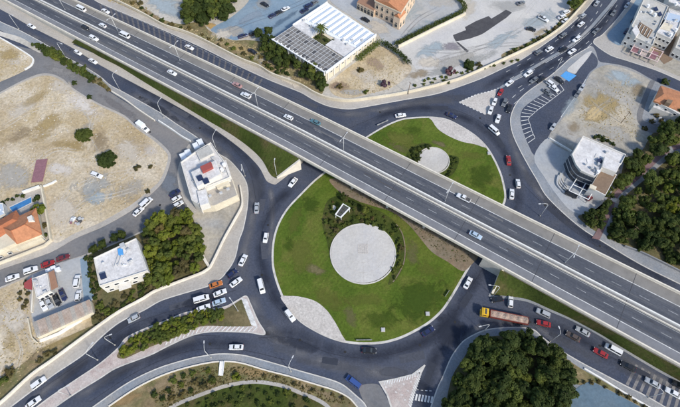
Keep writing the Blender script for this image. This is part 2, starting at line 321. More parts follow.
# south-east wood
slab('sidewalk', [(450, 360), (456, 350), (465, 340), (482.6, 331), (500, 328), (520, 327.5), (534, 330), (543, 338), (560, 350), (582, 363), (602, 373.5), (624, 385), (646, 396), (665, 407), (700, 428), (700, 455), (424, 455), (430, 410), (434.7, 396), (438, 387), (443, 376.5)], .12, 'sidewalk')
slab('woodland_floor', [(463, 359), (471, 347.5), (483, 338.5), (500, 335.5), (527, 336), (540, 340), (557, 354), (566, 366), (566, 412), (560, 455), (441, 455), (446, 405), (452, 377)], .17, 'scrub_floor')
slab('paved_lot', [(567, 410), (570, 396), (580, 386), (590, 382), (601, 386), (622, 397), (642, 408), (660, 420), (690, 440), (690, 455), (565, 455)], .18, 'blue_lot', True)
slab('verge', [(560, 356), (580, 368), (602, 380.5), (624, 394), (648, 408), (690, 432), (690, 439), (660, 419), (642, 407.5), (622, 396.5), (601, 385.5), (590, 381.5), (580, 385), (570, 380)], .2, 'verge_earth')
# north land
slab('sidewalk', [(30, -40), (90, -3), (100, 3), (144, 21.5), (200, 46.5), (241, 67), (272, 81), (300, 92), (315, 100.5), (330, 106.5), (349, 108.9), (366, 106.5), (400, 100.3), (435, 94), (459, 86.5), (482.6, 77.7), (500, 69.6), (522, 59), (550, 40), (566, 28), (582.6, 13), (600, -8), (625, -55), (60, -59)], .12, 'tan_sidewalk')
NWALL = [(40, -40), (100, -6), (116, 1), (144, 15), (165, 26.5), (183, 32), (200, 39), (241, 60), (259, 67), (272, 75), (300, 85.5), (315, 94), (330, 99.5), (349, 101.5), (374, 98.5), (400, 94.5), (429, 88), (455, 81), (466, 77), (488.5, 67), (506, 59), (537, 44), (559, 29.5), (574, 15), (590, -5), (610, -50)]
slab('vacant_ground', NWALL+[(80, -59)], .16, 'pale_earth')
slab('verge', [(96, -8), (116, 2), (144, 15.5), (165, 27), (183, 32.5), (200, 39.5), (241, 60.5), (259, 67.5), (272, 75.5), (300, 86), (322, 94), (318, 80), (272, 45), (250, 40), (232, 40), (210, 31), (200, 22), (180, 24), (160, 18), (140, 5), (128, -10)], .2, 'verge_earth')
slab('car_park', [(211, 29), (222, 36), (236, 40), (246, 35), (262, 31), (272, 40), (330, -2), (338, -20), (290, -40), (262, -25), (248, 2), (230, 18)], .22, 'blue_paving')
slab('church_yard', [(330, -4), (336, 6), (378, 34), (384, 44), (400, 44.5), (434, 26), (462, 13), (464.5, 8), (458, 1), (440, -8), (420, -20), (370, -30)], .23, 'grey_paving')
slab('yellowed_plot', [(330, 82), (379, 46), (384, 47), (411, 66), (405, 78), (390, 88), (368, 94), (349, 98), (333, 94)], .2, 'dry_earth')
slab('open_plot', [(414, 66), (386, 46), (400, 46.5), (436, 28), (465, 14), (480, -10), (590, -30), (570, 15), (556, 27), (534, 42), (504, 56), (488, 64), (455, 77), (440, 79), (420, 80)], .2, 'pale_paving')
slab('asphalt_patch', [(453, 35), (466, 30), (465, 27), (476, 21), (488.5, 16), (491.5, 18.5), (500, 13.5), (506, 9.6), (512, 12.5), (506, 18), (500, 22), (484, 33), (480, 35), (470, 38.5), (456, 41.5), (454, 38)], .23, 'patch_asphalt', False)
slab('asphalt_patch', [(456, 42), (458, 42), (469, 51), (467, 52.5)], .23, 'patch_asphalt', False)
slab('verge', [(503, 58), (502, 54), (520, 46), (540, 36), (556, 25), (570, 8), (576, 10), (560, 28), (537, 43), (515, 53)], .235, 'verge_earth')
# avenue median and dotted triangle
slab('avenue_median', [(499, 87.5), (511, 79), (522, 72.5), (544, 59.8), (571, 43.5), (588.5, 27.5), (600, 14.5), (612, 0), (640, -50), (648, -50), (615.5, 1), (603, 15.8), (590.5, 29.5), (573, 45), (546, 61.5), (524, 74.5), (512, 81.5), (501, 88.5)], .15, 'sidewalk')
slab('splitter_island', [(459, 102), (475, 95), (490, 91), (499, 88), (493, 100), (486, 114.5), (474, 109)], .05, 'cobble', False)
# north-east land
slab('pavement', [(660, -60), (645, -25), (631.6, 0), (617, 19), (602, 35), (595, 39), (594, 43.5), (609.5, 54.6), (627, 60.5), (657, 70.5), (682, 81.5), (760, 112), (800, 60), (780, -60)], .12, 'tan_sidewalk')
slab('pavement', [(666, -60), (649, -25), (636, 0), (622, 19), (607, 36), (622, 45), (645, 0), (680, -60)], .15, 'blue_paving')
slab('plot', [(684, -60), (660, -20), (648, 0), (632, 28), (622, 48), (632, 56), (658, 67), (684, 78), (780, 110), (780, -60)], .17, 'lot_earth')
# east land
slab('sidewalk', [(591, 46), (577, 54), (570, 58.5), (552, 74.5), (530, 90), (519, 100), (513, 110), (510.5, 120), (512.5, 133), (519, 148), (529, 166.5), (537, 180), (545.7, 195), (563.4, 213), (582.6, 229), (600, 240), (639, 263.5), (680, 284), (800, 344), (800, 140), (684, 93), (654, 80.5), (635, 70), (620, 65), (608, 63), (599, 61), (596, 52)], .12, 'sidewalk')
slab('parking_lane', [(590, 52), (597, 58), (597, 66), (590, 72), (585, 80), (577, 95), (561, 117), (548, 137), (536, 155), (529, 146), (522, 128), (520.5, 116), (524, 107.5), (540, 95.5), (562, 82.5), (575, 74), (583, 63)], .15, 'asphalt')
slab('vacant_lot', [(590, 74), (598, 68), (608, 65), (620, 67), (634, 72), (650, 80), (651, 84), (637, 113), (640, 125), (650, 135), (640, 150), (626, 156), (580, 137), (571, 152), (549, 138), (562, 119), (578, 97)], .17, 'lot_earth')
slab('lane', [(650, 81), (655, 81), (650, 92), (644, 110), (643, 120), (655, 124), (666, 122), (668, 130), (650, 132), (638, 122), (638, 110)], .21, 'old_asphalt')
slab('forecourt', [(534, 157), (550, 137), (573, 150.5), (580, 168), (598, 190), (604, 200), (600, 214), (585, 215), (570, 210), (556, 194), (545, 178)], .16, 'grey_paving')
slab('woodland_floor', [(800, 155), (684, 98), (668, 122), (652, 134), (642, 150), (626, 158), (620, 178), (606, 200), (588, 214), (578, 217), (598, 233), (612, 240), (626, 246), (682, 272), (800, 330)], .16, 'scrub_floor')
# cycle path through the wood
pth_l = [(592, 238), (596, 232), (606.5, 209.5), (614, 193), (631, 179.5), (651, 160), (662.6, 149.5), (680, 143.5), (720, 132)]
pth_r = [(606, 241), (608.5, 234), (617, 213), (622, 199), (643, 181), (668.5, 159), (682, 152.5), (722, 142)]
a, b = smooth(PL(pth_l, .24), False, 4), smooth(PL(pth_r, .24), False, 4)
def resample(L, n):
    d = [0]
    for p, q in zip(L, L[1:]): d.append(d[-1]+(q-p).length)
    out = []
    for k in range(n):
        s = d[-1]*k/(n-1); i = 0
        while i < len(d)-2 and d[i+1] < s: i += 1
        out.append(L[i].lerp(L[i+1], (s-d[i])/max(1e-6, d[i+1]-d[i])))
    return out
a, b = resample(a, 40), resample(b, 40); mid = [p.lerp(q, .55) for p, q in zip(a, b)]
struct(MB().prism(a+mid[::-1], 0, .24).build('cycle_path', 'track_red'))
struct(MB().prism(mid+b[::-1], 0, .25).build('footpath', 'sidewalk'))
for k in (9, 27): struct(MB().prism([a[k], a[k+1], b[k+1], b[k]], 0, .27).build('path_crossing', 'kerb' if k == 9 else 'sidewalk'))

# roundabout island
ISL = [(324, 172), (313, 181), (300, 194), (287, 208), (278, 223), (273, 239), (271.5, 257), (273, 272), (279, 291), (288, 309), (300, 322), (315, 331.5), (330, 338.5), (346, 343), (363, 344.5), (383, 343.5), (400, 339), (415, 332), (430, 323), (443, 311), (452, 298), (462, 281), (476, 256.5), (505.5, 202), (504, 182), (498, 165), (488, 147.5), (475, 134.6), (458, 124), (445, 118.3), (428, 116.5), (405, 118), (390, 123), (375, 131), (363, 139)]
slab('roundabout_island', ISL, .13, 'kerb')
def inset(pts, d):
    n = len(pts); out = []
    for i in range(n):
        t = (pts[(i+1) % n]-pts[i-1]).normalized(); out.append(pts[i]+Vector((t.y, -t.x, 0))*d)
    return out
isl = smooth(PL(ISL, .17), True, 4)
ar = sum(isl[i].x*isl[(i+1) % len(isl)].y-isl[(i+1) % len(isl)].x*isl[i].y for i in range(len(isl)))
struct(MB().prism(inset(isl, .75 if ar < 0 else -.75), 0, .17).build('island_lawn', 'lawn'))
slab('cobble_apron', [(280.5, 297), (290, 296), (300, 296.7), (315, 301), (326.5, 310), (335, 322), (342, 335), (345.5, 342.3), (330, 337.5), (315, 330.5), (300, 321), (288.5, 308.5)], .2, 'cobble')
slab('cobble_apron', [(429, 117.2), (432, 120.5), (438, 129), (448.7, 136), (462, 141.6), (474, 144), (487.5, 147.5), (475, 135.2), (458, 124.8), (445, 119)], .2, 'cobble')
slab('bare_ground', [(329, 180), (344, 180), (400, 206), (440, 230), (478, 252), (470, 266), (462, 271), (448, 262), (432, 252), (420, 238), (408, 224), (392, 212), (370, 205), (345, 196)], .19, 'brown_soil')
slab('shrub_bed', [(328, 200), (345, 196), (366, 205), (385, 214), (398, 226), (405, 243), (405, 262), (396, 280), (388, 284), (396, 262), (395, 242), (380, 228), (360, 224), (345, 228), (334, 240), (330, 254), (326, 238), (322, 222)], .2, 'bank_grass')
slab('shrub_bed', [(405, 158), (412, 148), (422, 143), (432, 145), (424, 152), (420, 158), (422, 166), (436, 172), (449, 166), (451, 156), (459, 158), (456, 170), (448, 177), (432, 176), (412, 166)], .2, 'bank_grass')
def disc(cx, cy, rx, ry, n=72):
    z = .42; ring = [P((cx+rx*cos(2*pi*k/n), cy+ry*sin(2*pi*k/n)), z) for k in range(n)]
    struct(MB().prism(ring, 0, z).build('round_plaza', 'pale_paving'))
    c = sum((p for p in ring), Vector())/n; r = sum((p-c).length for p in ring)/n
    struct(MB().band([c+Vector((cos(2*pi*k/n), sin(2*pi*k/n), 0))*(r+.18) for k in range(n)], -.18, .18, 0, .5, True).build('plaza_rim', 'kerb'))
    # ring joints between the paving courses, a square of setts in the middle
    for q in (.33, .66): struct(MB().band([c+Vector((cos(2*pi*k/n), sin(2*pi*k/n), 0))*r*q for k in range(n)], -.05, .05, 0, .424, True).build('paving_joint', 'cobble'))
    for k in range(16):
        a_ = k*pi/8; d_ = Vector((cos(a_), sin(a_), 0)); struct(MB().band([c+d_*r*.33, c+d_*r*.98], -.04, .04, 0, .4235).build('paving_joint', 'cobble'))
    return c, r
DC, DR = disc(363, 253.3, 32, 29.5); D2, DR2 = disc(433.7, 160, 14.8, 12.4)
mb = MB()
for i in range(5):
    for j in range(5): mb.box((DC.x-.2+i*.75-1.3, DC.y+j*.75+1.5-1.5, .45), (.55, .55, .07))
o = mb.build('sett_square', 'cobble'); struct(o)

# worn patches with ragged edges: paler or darker soil, dust, stains
def patch(c, rx, ry, rot, col, z, amt=.8, name='soil_patch', ns=.12):
    key = 'patch_%s_%d' % (col, int(amt*100))
    if key not in MATS:
        m, nt, bs = new_mat(key, .95, 0, .1)
        g = ramp(nt, noise(nt, pos(nt), 1.0, 8, .75), [(.3, (.75,)*3), (.7, (1.18,)*3)]); nt.links.new(mixc(nt, 1., col, g, 'MULTIPLY'), bs.inputs['Base Color'])
        uvn = N(nt, 'ShaderNodeUVMap'); sp = N(nt, 'ShaderNodeSeparateXYZ'); nt.links.new(uvn.outputs[0], sp.inputs[0])
        a = N(nt, 'ShaderNodeMath', operation='ADD'); nt.links.new(noise(nt, pos(nt), ns, 9, .68, .8), a.inputs[0]); nt.links.new(sp.outputs['X'], a.inputs[1])
        a2 = N(nt, 'ShaderNodeMath', operation='MULTIPLY_ADD'); nt.links.new(noise(nt, pos(nt), ns, 10, .72, 1.0), a2.inputs[0]); a2.inputs[1].default_value = 2.6; a2.inputs[2].default_value = -1.3
        a.inputs[0].default_value = 0; nt.links.remove(a.inputs[0].links[0]); nt.links.new(a2.outputs[0], a.inputs[0])
        edge_ = N(nt, 'ShaderNodeMath', operation='MULTIPLY_ADD'); edge_.inputs[1].default_value = 3.; edge_.inputs[2].default_value = -2.; edge_.use_clamp = True; nt.links.new(sp.outputs['X'], edge_.inputs[0])
        f0 = ramp(nt, a.outputs[0], [(.3, (amt,)*3), (.72, (0,)*3)]); f = mixc(nt, edge_.outputs[0], f0, (0., 0., 0.))
        tr = N(nt, 'ShaderNodeBsdfTransparent'); mx = N(nt, 'ShaderNodeMixShader'); nt.links.new(f, mx.inputs[0])
        nt.links.new(tr.outputs[0], mx.inputs[1]); nt.links.new(bs.outputs[0], mx.inputs[2]); nt.links.new(mx.outputs[0], nt.nodes['Material Output'].inputs[0])
    n = 32; vs = [tuple(P(c, z))]; uv = [0.]
    for r in (.5, 1.):
        for k in range(n):
            x, y = rx*r*cos(2*pi*k/n), ry*r*sin(2*pi*k/n); q = P((c[0]+x*cos(rot)-y*sin(rot), c[1]+x*sin(rot)+y*cos(rot)), z); vs.append(tuple(q)); uv.append(r)
    fs = [(0, 1+(k+1) % n, 1+k) for k in range(n)]+[(1+k, 1+(k+1) % n, 1+n+(k+1) % n, 1+n+k) for k in range(n)]
    me = bpy.data.meshes.new(name); me.from_pydata(vs, [], fs); me.materials.append(MATS[key]); l = me.uv_layers.new()
    for li, lp in enumerate(me.loops): l.data[li].uv = (uv[lp.vertex_index], .5)
    return struct(link(name, me))
PALE, GREYS, OCHRE, GREY2, BROWN, BLUISH, WHITISH = (.60, .54, .45), (.42, .40, .36), (.40, .30, .14), (.37, .37, .35), (.30, .23, .14), (.36, .42, .45), (.68, .63, .57)
zz = .165
for i, a_ in enumerate([((92, 188), 34, 20, -.3, GREY2, .9), ((100, 196), 22, 12, -.3, BLUISH, .8), ((12, 176), 34, 20, -.2, GREYS, .85), ((84, 106), 26, 12, .5, WHITISH, .9), ((60, 86), 20, 10, .2, PALE, .8), ((46, 126), 26, 13, -.7, OCHRE, .85), ((70, 146), 26, 9, .1, OCHRE, .7), ((20, 110), 26, 10, -.4, PALE, .8),
        ((128, 150), 22, 16, .5, PALE, .8), ((62, 212), 26, 18, -.4, PALE, .85), ((100, 142), 14, 16, .2, BROWN, .6), ((60, 170), 16, 9, .1, WHITISH, .8), ((20, 136), 24, 9, -.5, BROWN, .5), ((150, 150), 12, 10, .4, WHITISH, .6), ((130, 190), 24, 14, -.4, GREYS, .6), ((36, 98), 24, 6, -.5, OCHRE, .5), ((88, 126), 10, 8, 0, GREYS, .6)]): patch(*a_[:5], .163+.0015*i, a_[5]*.85)
for i, a_ in enumerate([((10, 55), 18, 9, .3, OCHRE, .7), ((16, 62), 14, 7, 0, PALE, .7)]): patch(*a_[:5], .135+.002*i, a_[5])
for i, a_ in enumerate([((14, 318), 24, 22, .2, PALE, .8), ((10, 345), 16, 18, .2, OCHRE, .5), ((60, 342), 34, 6, -.45, OCHRE, .5), ((38, 355), 12, 8, -.5, BROWN, .8), ((6, 372), 14, 9, -.5, BROWN, .6)]): patch(*a_[:5], .195+.002*i, a_[5])
for i, a_ in enumerate([((600, 108), 30, 24, -.5, OCHRE, .75), ((593, 112), 14, 11, 0, (.52, .40, .22), .9), ((622, 78), 28, 9, .35, BLUISH, .8), ((612, 92), 18, 8, .3, GREYS, .7), ((616, 132), 22, 12, .3, GREYS, .8), ((638, 90), 10, 9, 0, BROWN, .6), ((574, 128), 12, 10, -.8, BROWN, .5), ((634, 148), 16, 9, -.2, GREY2, .7), ((570, 108), 10, 18, .5, BLUISH, .5)]): patch(*a_[:5], .175+.002*i, a_[5])
for i, a_ in enumerate([((455, 60), 34, 10, -.3, GREYS, .7), ((430, 50), 22, 10, -.4, BLUISH, .8), ((452, 46), 14, 7, 0, (.26, .24, .26), .8), ((428, 62), 18, 8, 0, PALE, .8), ((500, 40), 30, 8, -.4, BLUISH, .7), ((480, 58), 24, 6, -.4, GREY2, .7), ((540, 20), 26, 12, -.4, BLUISH, .6), ((510, 6), 30, 8, 0, GREY2, .4), ((418, 74), 20, 6, -.1, BROWN, .6), ((440, 72), 20, 6, -.2, GREY2, .7), ((540, 32), 16, 5, -.5, OCHRE, .4), ((470, 10), 10, 16, .3, PALE, .6)]): patch(*a_[:5], .205+.002*i, a_[5])
for i, a_ in enumerate([((405, 12), 30, 18, -.2, BLUISH, .5), ((420, 28), 30, 7, -.5, BLUISH, .6), ((380, 28), 16, 9, .4, PALE, .7), ((440, 2), 20, 8, 0, PALE, .4)]): patch(*a_[:5], .235+.002*i, a_[5])
for i, a_ in enumerate([((225, 34), 22, 8, -.2, PALE, .8), ((250, 18), 26, 6, -.45, (.28, .34, .40), .7), ((236, 30), 14, 8, 0, GREYS, .7), ((284, 20), 26, 4, -.6, (.12, .18, .25), .7), ((262, 4), 18, 8, 0, GREYS, .5)]): patch(*a_[:5], .225+.002*i, a_[5])
for i, a_ in enumerate([((166, 6), 30, 14, .4, BLUISH, .8), ((240, 48), 20, 6, .4, OCHRE, .8), ((212, 26), 16, 5, .5, (.45, .30, .12), .9), ((290, 82), 20, 6, .45, PALE, .8), ((150, 14), 20, 4, .45, BROWN, .7), ((262, 60), 14, 6, .4, PALE, .7), ((340, 86), 14, 8, 0, (.30, .22, .16), .8), ((366, 76), 20, 10, .2, PALE, .7), ((376, 64), 14, 8, .4, (.36, .27, .2), .7), ((352, 92), 20, 4, 0, GREYS, .7)]): patch(*a_[:5], .21+.002*i, a_[5])
LY, LD, LB = (.135, .148, .034), (.054, .088, .014), (.16, .14, .07)
for i, a_ in enumerate([((316, 270), 15, 8, .3, LB, .9), ((300, 255), 18, 26, .1, LY, .6), ((330, 300), 30, 14, .3, LY, .5), ((310, 205), 14, 14, .2, LD, .6), ((295, 222), 10, 20, .4, LY, .45), ((420, 300), 40, 28, -.4, LD, .75), ((380, 320), 30, 14, 0, LD, .5), ((430, 270), 24, 14, .4, LY, .35), ((412, 250), 10, 22, -.3, LB, .5), ((400, 140), 28, 12, .1, LY, .75), ((440, 144), 12, 4, .3, LB, .8), ((400, 148), 20, 6, .4, LB, .5), ((480, 178), 18, 22, .2, LD, .6), ((470, 156), 22, 6, .1, LY, .5), ((412, 130), 14, 6, 0, LD, .4), ((350, 315), 8, 18, -.5, LB, .5), ((288, 245), 8, 10, 0, LD, .5), ((360, 300), 40, 10, 0, LY, .35)]): patch(*a_[:5], .175+.0016*i, a_[5], 'lawn_patch', .2)
for i, a_ in enumerate([((160, 385), 24, 8, -.4, BROWN, .8), ((250, 372), 30, 6, .1, (.34, .24, .12), .7), ((130, 398), 24, 8, -.4, (.32, .22, .11), .7), ((320, 392), 24, 6, .4, BROWN, .7), ((205, 380), 16, 8, 0, (.07, .08, .03), .7), ((230, 398), 40, 7, 0, (.05, .07, .02), .6)]): patch(*a_[:5], .205+.002*i, a_[5])
AL, AD = (.095, .101, .120), (.034, .040, .058)
for i, a_ in enumerate([((262, 322), 16, 10, .8, AL, .7), ((256, 190), 16, 30, -.1, AL, .35), ((330, 365), 50, 6, .15, AL, .5), ((390, 372), 26, 6, 0, AL, .7), ((440, 100), 50, 6, -.1, AL, .5), ((540, 190), 40, 8, .8, AL, .45), ((150, 345), 50, 5, -.45, AL, .45), ((200, 300), 40, 6, -.3, AD, .7), ((160, 110), 40, 6, .55, AD, .6), ((450, 330), 30, 26, -.6, AD, .6), ((300, 345), 40, 8, .3, AD, .5), ((620, 260), 60, 7, .5, AL, .4), ((570, 345), 50, 6, .5, AL, .5), ((640, 380), 40, 6, .55, AL, .5), ((420, 385), 10, 10, 0, AD, .5)]): patch(*a_[:5], .0125+.0004*i, a_[5], 'road_stain')
for i, a_ in enumerate([((70, 262), 40, 6, -.3, (.22, .23, .25), .8), ((150, 222), 26, 9, -.4, (.19, .21, .24), .8), ((60, 70), 30, 8, .3, (.27, .26, .25), .8), ((120, 108), 40, 5, .6, (.20, .19, .19), .7), ((170, 185), 12, 22, 0, (.18, .20, .23), .8), ((10, 90), 30, 4, -.4, (.26, .25, .24), .7)]): patch(*a_[:5], .024+.001*i, a_[5], 'road_stain')

# kerbs round the plots
for pts in ([(-60, -12), (0, 21.5), (19, 30), (44, 43.5), (65, 56.5), (85, 67), (100, 76.5), (110, 85), (125, 93), (159, 112), (175, 123), (197, 137.5), (206, 146), (219, 154), (229.5, 160.5), (240, 172), (246, 182), (248, 193), (247, 209), (243, 229), (239, 240), (234, 260), (222, 277), (209, 285.5), (200, 288.5), (162, 300), (144, 310), (119, 322.5), (100, 338), (82.6, 355), (53, 375), (13, 405), (-10, 423)],
            [(60, 431), (85, 413), (100, 402), (129.5, 382), (159, 368), (188.5, 359), (200, 356.6), (219, 354), (241, 355), (262, 360), (288.5, 367.6), (300, 371), (329.5, 379.4), (343, 385), (356, 395.7), (365, 404.5), (374, 425)],
            [(430, 410), (434.7, 396), (438, 387), (443, 376.5), (450, 360), (456, 350), (465, 340), (482.6, 331), (500, 328), (520, 327.5), (534, 330), (543, 338), (560, 350), (582, 363), (602, 373.5), (624, 385), (646, 396), (665, 407), (700, 428)],
            [(90, -3), (100, 3), (144, 21.5), (200, 46.5), (241, 67), (272, 81), (300, 92), (315, 100.5), (330, 106.5), (349, 108.9), (366, 106.5), (400, 100.3), (435, 94), (459, 86.5), (482.6, 77.7), (500, 69.6), (522, 59), (550, 40), (566, 28), (582.6, 13), (600, -8)],
            [(591, 46), (577, 54), (570, 58.5), (552, 74.5), (530, 90), (519, 100), (513, 110), (510.5, 120), (512.5, 133), (519, 148), (529, 166.5), (537, 180), (545.7, 195), (563.4, 213), (582.6, 229), (600, 240), (639, 263.5), (680, 284), (760, 324)],
            [(631.6, 0), (617, 19), (602, 35), (595, 39), (594, 43.5), (609.5, 54.6), (627, 60.5), (657, 70.5), (682, 81.5)],
            [(5, 432), (46, 400), (74, 381), (100, 363.5), (118, 348), (126, 338), (143, 329.5), (165, 321), (188, 312), (224, 307), (238, 300), (246, 296), (250, 303), (258, 321), (265, 334), (250, 332.5), (229, 331.5), (207, 332), (190, 336), (170, 345), (150, 355), (116, 368), (100, 378), (71, 396), (40, 418)]):
    kerb_line(pts)
# inner kerbs / low walls behind pavements
def wall(pts, h, wdt, mat, label, z0=0., name='boundary_wall', cat='wall', sm=True):
    g = PL(pts, z0+.1); g = smooth(g, False, 5) if sm else g
    return tag(MB().band(g, -wdt/2, wdt/2, z0, z0+h).build(name, mat), label, cat)
wall([(240.5, 187), (242.5, 199), (242, 207.5), (234.5, 221.5), (224.5, 239.5), (211, 267), (205, 272), (200, 274.5), (156, 291.5), (143, 299.5), (120, 312), (100, 325.8), (53, 360.5), (32, 375.5), (0, 404.5), (-40, 433)], 1.3, .5, 'parapet', 'long pale concrete wall beside the pavement, from the white flat-roofed building down to the lower left corner')
wall([(109, 406.5), (138, 387.3), (168, 373.5), (200, 364.6), (222, 361.6), (241, 363.2), (265, 370.2), (288.5, 376.2), (300, 379.8), (318, 385.2), (335, 390.6), (349, 398), (358, 408)], .5, .4, 'parapet', 'low white kerb wall between the pavement and the brown garden at the bottom')
wall(NWALL, 1.5, .5, 'cream_wall', 'long cream boundary wall following the northern slip road and curving up the avenue', .1)
wall([(112, 92), (125, 100), (140, 111), (155, 121)], .9, .4, 'parapet', 'pale low wall between the slip road pavement and the narrow side street, upper stretch')
wall([(159, 121.5), (172, 130), (182, 137), (191, 142)], 1.1, .4, 'barrier', 'white wall piece between the slip road and the side street near the white building')
wall([(43, 187.5), (47.5, 212), (52.5, 241)], 1.8, .5, 'cream_wall', 'cream garden wall between the tiled house and the dry field', sm=False)
wall([(24, 193.5), (41, 187.6)], 1.6, .5, 'barrier', 'white garden wall behind the swimming pool', sm=False)
wall([(44, 187), (53, 183.5), (57, 181)], .8, .6, 'barrier', 'short broken white wall at the corner of the dry field', sm=False)
wall([(0, 38), (15, 46.5), (33, 58.5), (32, 65), (25, 70)], .5, .6, 'barrier', 'low white wall rounding the corner of the upper left field')
wall([(398, 48), (436, 29), (465, 15)], 1.6, .6, 'cream_wall', 'bright cream wall below the clipped hedge of the church yard', .1, sm=False)
wall([(198, 242), (205, 260), (210, 268)], 1., .9, 'parapet', 'pale wall between the tree plot and the bare triangular ground')
wall([(41.5, 341.5), (60, 334), (86, 318)], 1.2, .7, 'barrier', 'white retaining wall below the rusty corrugated shed', sm=False)
wall([(29, 319), (33, 338), (38, 343)], 1.0, .4, 'cream_wall', 'low cream wall at the left end of the corrugated shed', sm=False)
wall([(549, 139), (560, 145.5), (571, 152)], 1.0, .4, 'barrier', 'white low wall between the forecourt and the vacant lot', sm=False)
wall([(35, 283.5), (33, 313)], 1.2, .4, 'parapet', 'low pale wall along the left side of the shop yard', sm=False)
wall([(624, 246.5), (640, 252.5), (660, 262), (690, 277)], 1., .4, 'sidewalk', 'grey wall between the east slip road pavement and the dark wood')
wall([(52.5, 241), (46, 246.5), (30, 253), (0, 264.5), (-40, 279)], 1.5, .5, 'cream_wall', 'cream front wall of the tiled house along the street', sm=False)
wall([(606, 366.8), (580, 368)][::-1] and [(584, 368.6), (602, 379.2), (624, 392.8), (648, 406.8), (675, 422)], .5, .5, 'barrier', 'low white wall between the lower right road and the blue paved lot')

# ------------------------------------------------------------------ raised motorway
DZ, PZ = 6.5, 7.4
NPX = [(79.6, 0), (100, 12.8), (150, 34.5), (200, 57.3), (250, 80.5), (300, 104.5), (330, 120), (400, 154.3), (454, 180.5), (500, 203.2), (577, 240.3), (680, 291)]
SPX = [(9, -.5), (74, 36.2), (119, 60), (200, 104.3), (228, 120), (300, 157.6), (342, 180), (400, 212.5), (454.6, 240.3), (500, 265.3), (568, 300.5), (674, 360.5)]
O = P(SPX[1], PZ); u = (P(SPX[-1], PZ)-O).normalized(); u.z = 0; u.normalize(); nrm = Vector((-u.y, u.x, 0))
SA_, SB_ = (P((285, 150), PZ)-O).dot(u), (P((0, -4), PZ)-O).dot(u)
def drop(s_): return 5.0*min(1.15, max(0., (SA_-s_)/(SA_-SB_)))**1.15     # the motorway comes down to the ground towards the upper left
def on_deck(px, z):
    q = P(px, z)
    for _ in range(4): q = P(px, z-drop((q-O).dot(u)))
    return q
Np = [on_deck(p, PZ) for p in NPX]; Sp = [on_deck(p, PZ) for p in SPX]
def prof(L): return sorted(((p-O).dot(u), (p-O).dot(nrm)) for p in L)
def interp(tab, s):
    xs = [t[0] for t in tab]; ys = [t[1] for t in tab]
    if s < xs[0]: k = (ys[2]-ys[0])/(xs[2]-xs[0]); return ys[0]+(s-xs[0])*k*.5
    if s > xs[-1]: return ys[-1]
    return float(np.interp(s, xs, ys))
nt_, st_ = prof(Np), prof(Sp)
def fitted(tab):   # gentle cubic through the survey points
    c = np.polyfit([t[0] for t in tab], [t[1] for t in tab], 3 if tab is nt_ else 1)
    return lambda s: float(np.polyval(c, min(max(s, -70), 330)))
fN, fS = fitted(nt_), fitted(st_)
S0, S1 = -160., 420.
def across(s, f): return O+u*s+nrm*(fS(s)+(fN(s)-fS(s))*(1-f))      # f = 0 north edge, 1 south edge
st = [S0+k*4 for k in range(int((S1-S0)/4)+1)]
def line(f): return [across(s, f) for s in st]
s_of = lambda p: (p-O).dot(u)
sa = s_of(P((316, 140), 3)); sb = s_of(P((497, 232), 3))
bridge = thing('motorway_bridge', 'raised grey dual carriageway motorway with pale parapets crossing the picture diagonally over the roundabout', 'bridge', O*1)
bi = Matrix.Translation(-O)
def bpart(mb, name, mat): 
    mb.v = [(v[0]-O.x, v[1]-O.y, max(v[2]-drop((Vector((v[0], v[1], 0))-O).dot(u)), .2+.02*(v[2]-DZ))-PZ if v[2] > 1 else v[2]-PZ) for v in mb.v]; o = mb.build(name, mat, bridge); return o
bridge.location = (O.x, O.y, PZ)
mb = MB(); A, B = line(.03), line(.965)
mb.prism(A+B[::-1], DZ-1.2, DZ, True); bpart(mb, 'deck', 'concrete')
def ribbon(f0, f1, z, name, mat, h=.0):
    A, B = line(f0), line(f1); mb = MB()
    for i in range(len(A)-1):
        mb.add([(*A[i][:2], z), (*A[i+1][:2], z), (*B[i+1][:2], z), (*B[i][:2], z)], [(3, 2, 1, 0)])
    return bpart(mb, name, mat)
def uv_road(o):
    pass
# carriageway with lengthwise wear: noise stretched along the road
m, nt, bs = new_mat('motorway_asphalt', .85, 0, .2)
mp = N(nt, 'ShaderNodeMapping', vector_type='TEXTURE'); mp.inputs['Rotation'].default_value = (0, 0, math.atan2(u.y, u.x)); nt.links.new(pos(nt), mp.inputs[0])
m2 = N(nt, 'ShaderNodeMapping'); m2.inputs['Scale'].default_value = (.03, .9, 1); nt.links.new(mp.outputs[0], m2.inputs[0])
c = ramp(nt, noise(nt, m2.outputs[0], 1, 5, .6), [(.3, (.056, .063, .080)), (.5, (.078, .085, .102)), (.7, (.112, .116, .128))])
c = mixc(nt, 1.0, c, ramp(nt, noise(nt, pos(nt), 1.2, 8, .75), [(.3, (.8,)*3), (.7, (1.18,)*3)]), 'MULTIPLY')
c = mixc(nt, ramp(nt, noise(nt, m2.outputs[0], .35, 3, .5), [(.55, (0, 0, 0)), (.7, (.5,)*3)]), c, (.15, .145, .14)); nt.links.new(c, bs.inputs['Base Color'])
z = DZ+.02
ribbon(.03, .195, z, 'hard_shoulder', 'shoulder'); ribbon(.195, .465, z, 'carriageway', 'motorway_asphalt'); ribbon(.465, .555, z, 'median_strip', 'grey_shoulder')
ribbon(.555, .825, z, 'carriageway', 'motorway_asphalt'); ribbon(.825, .97, z, 'hard_shoulder', 'grey_shoulder')
wd = 21.
for f, wl, mt in ((.198, .2, 'line_paint'), (.452, .2, 'faded_paint'), (.566, .2, 'faded_paint'), (.828, .2, 'line_paint')):
    ribbon(f, f+wl/wd, z+.012, 'edge_line', mt)
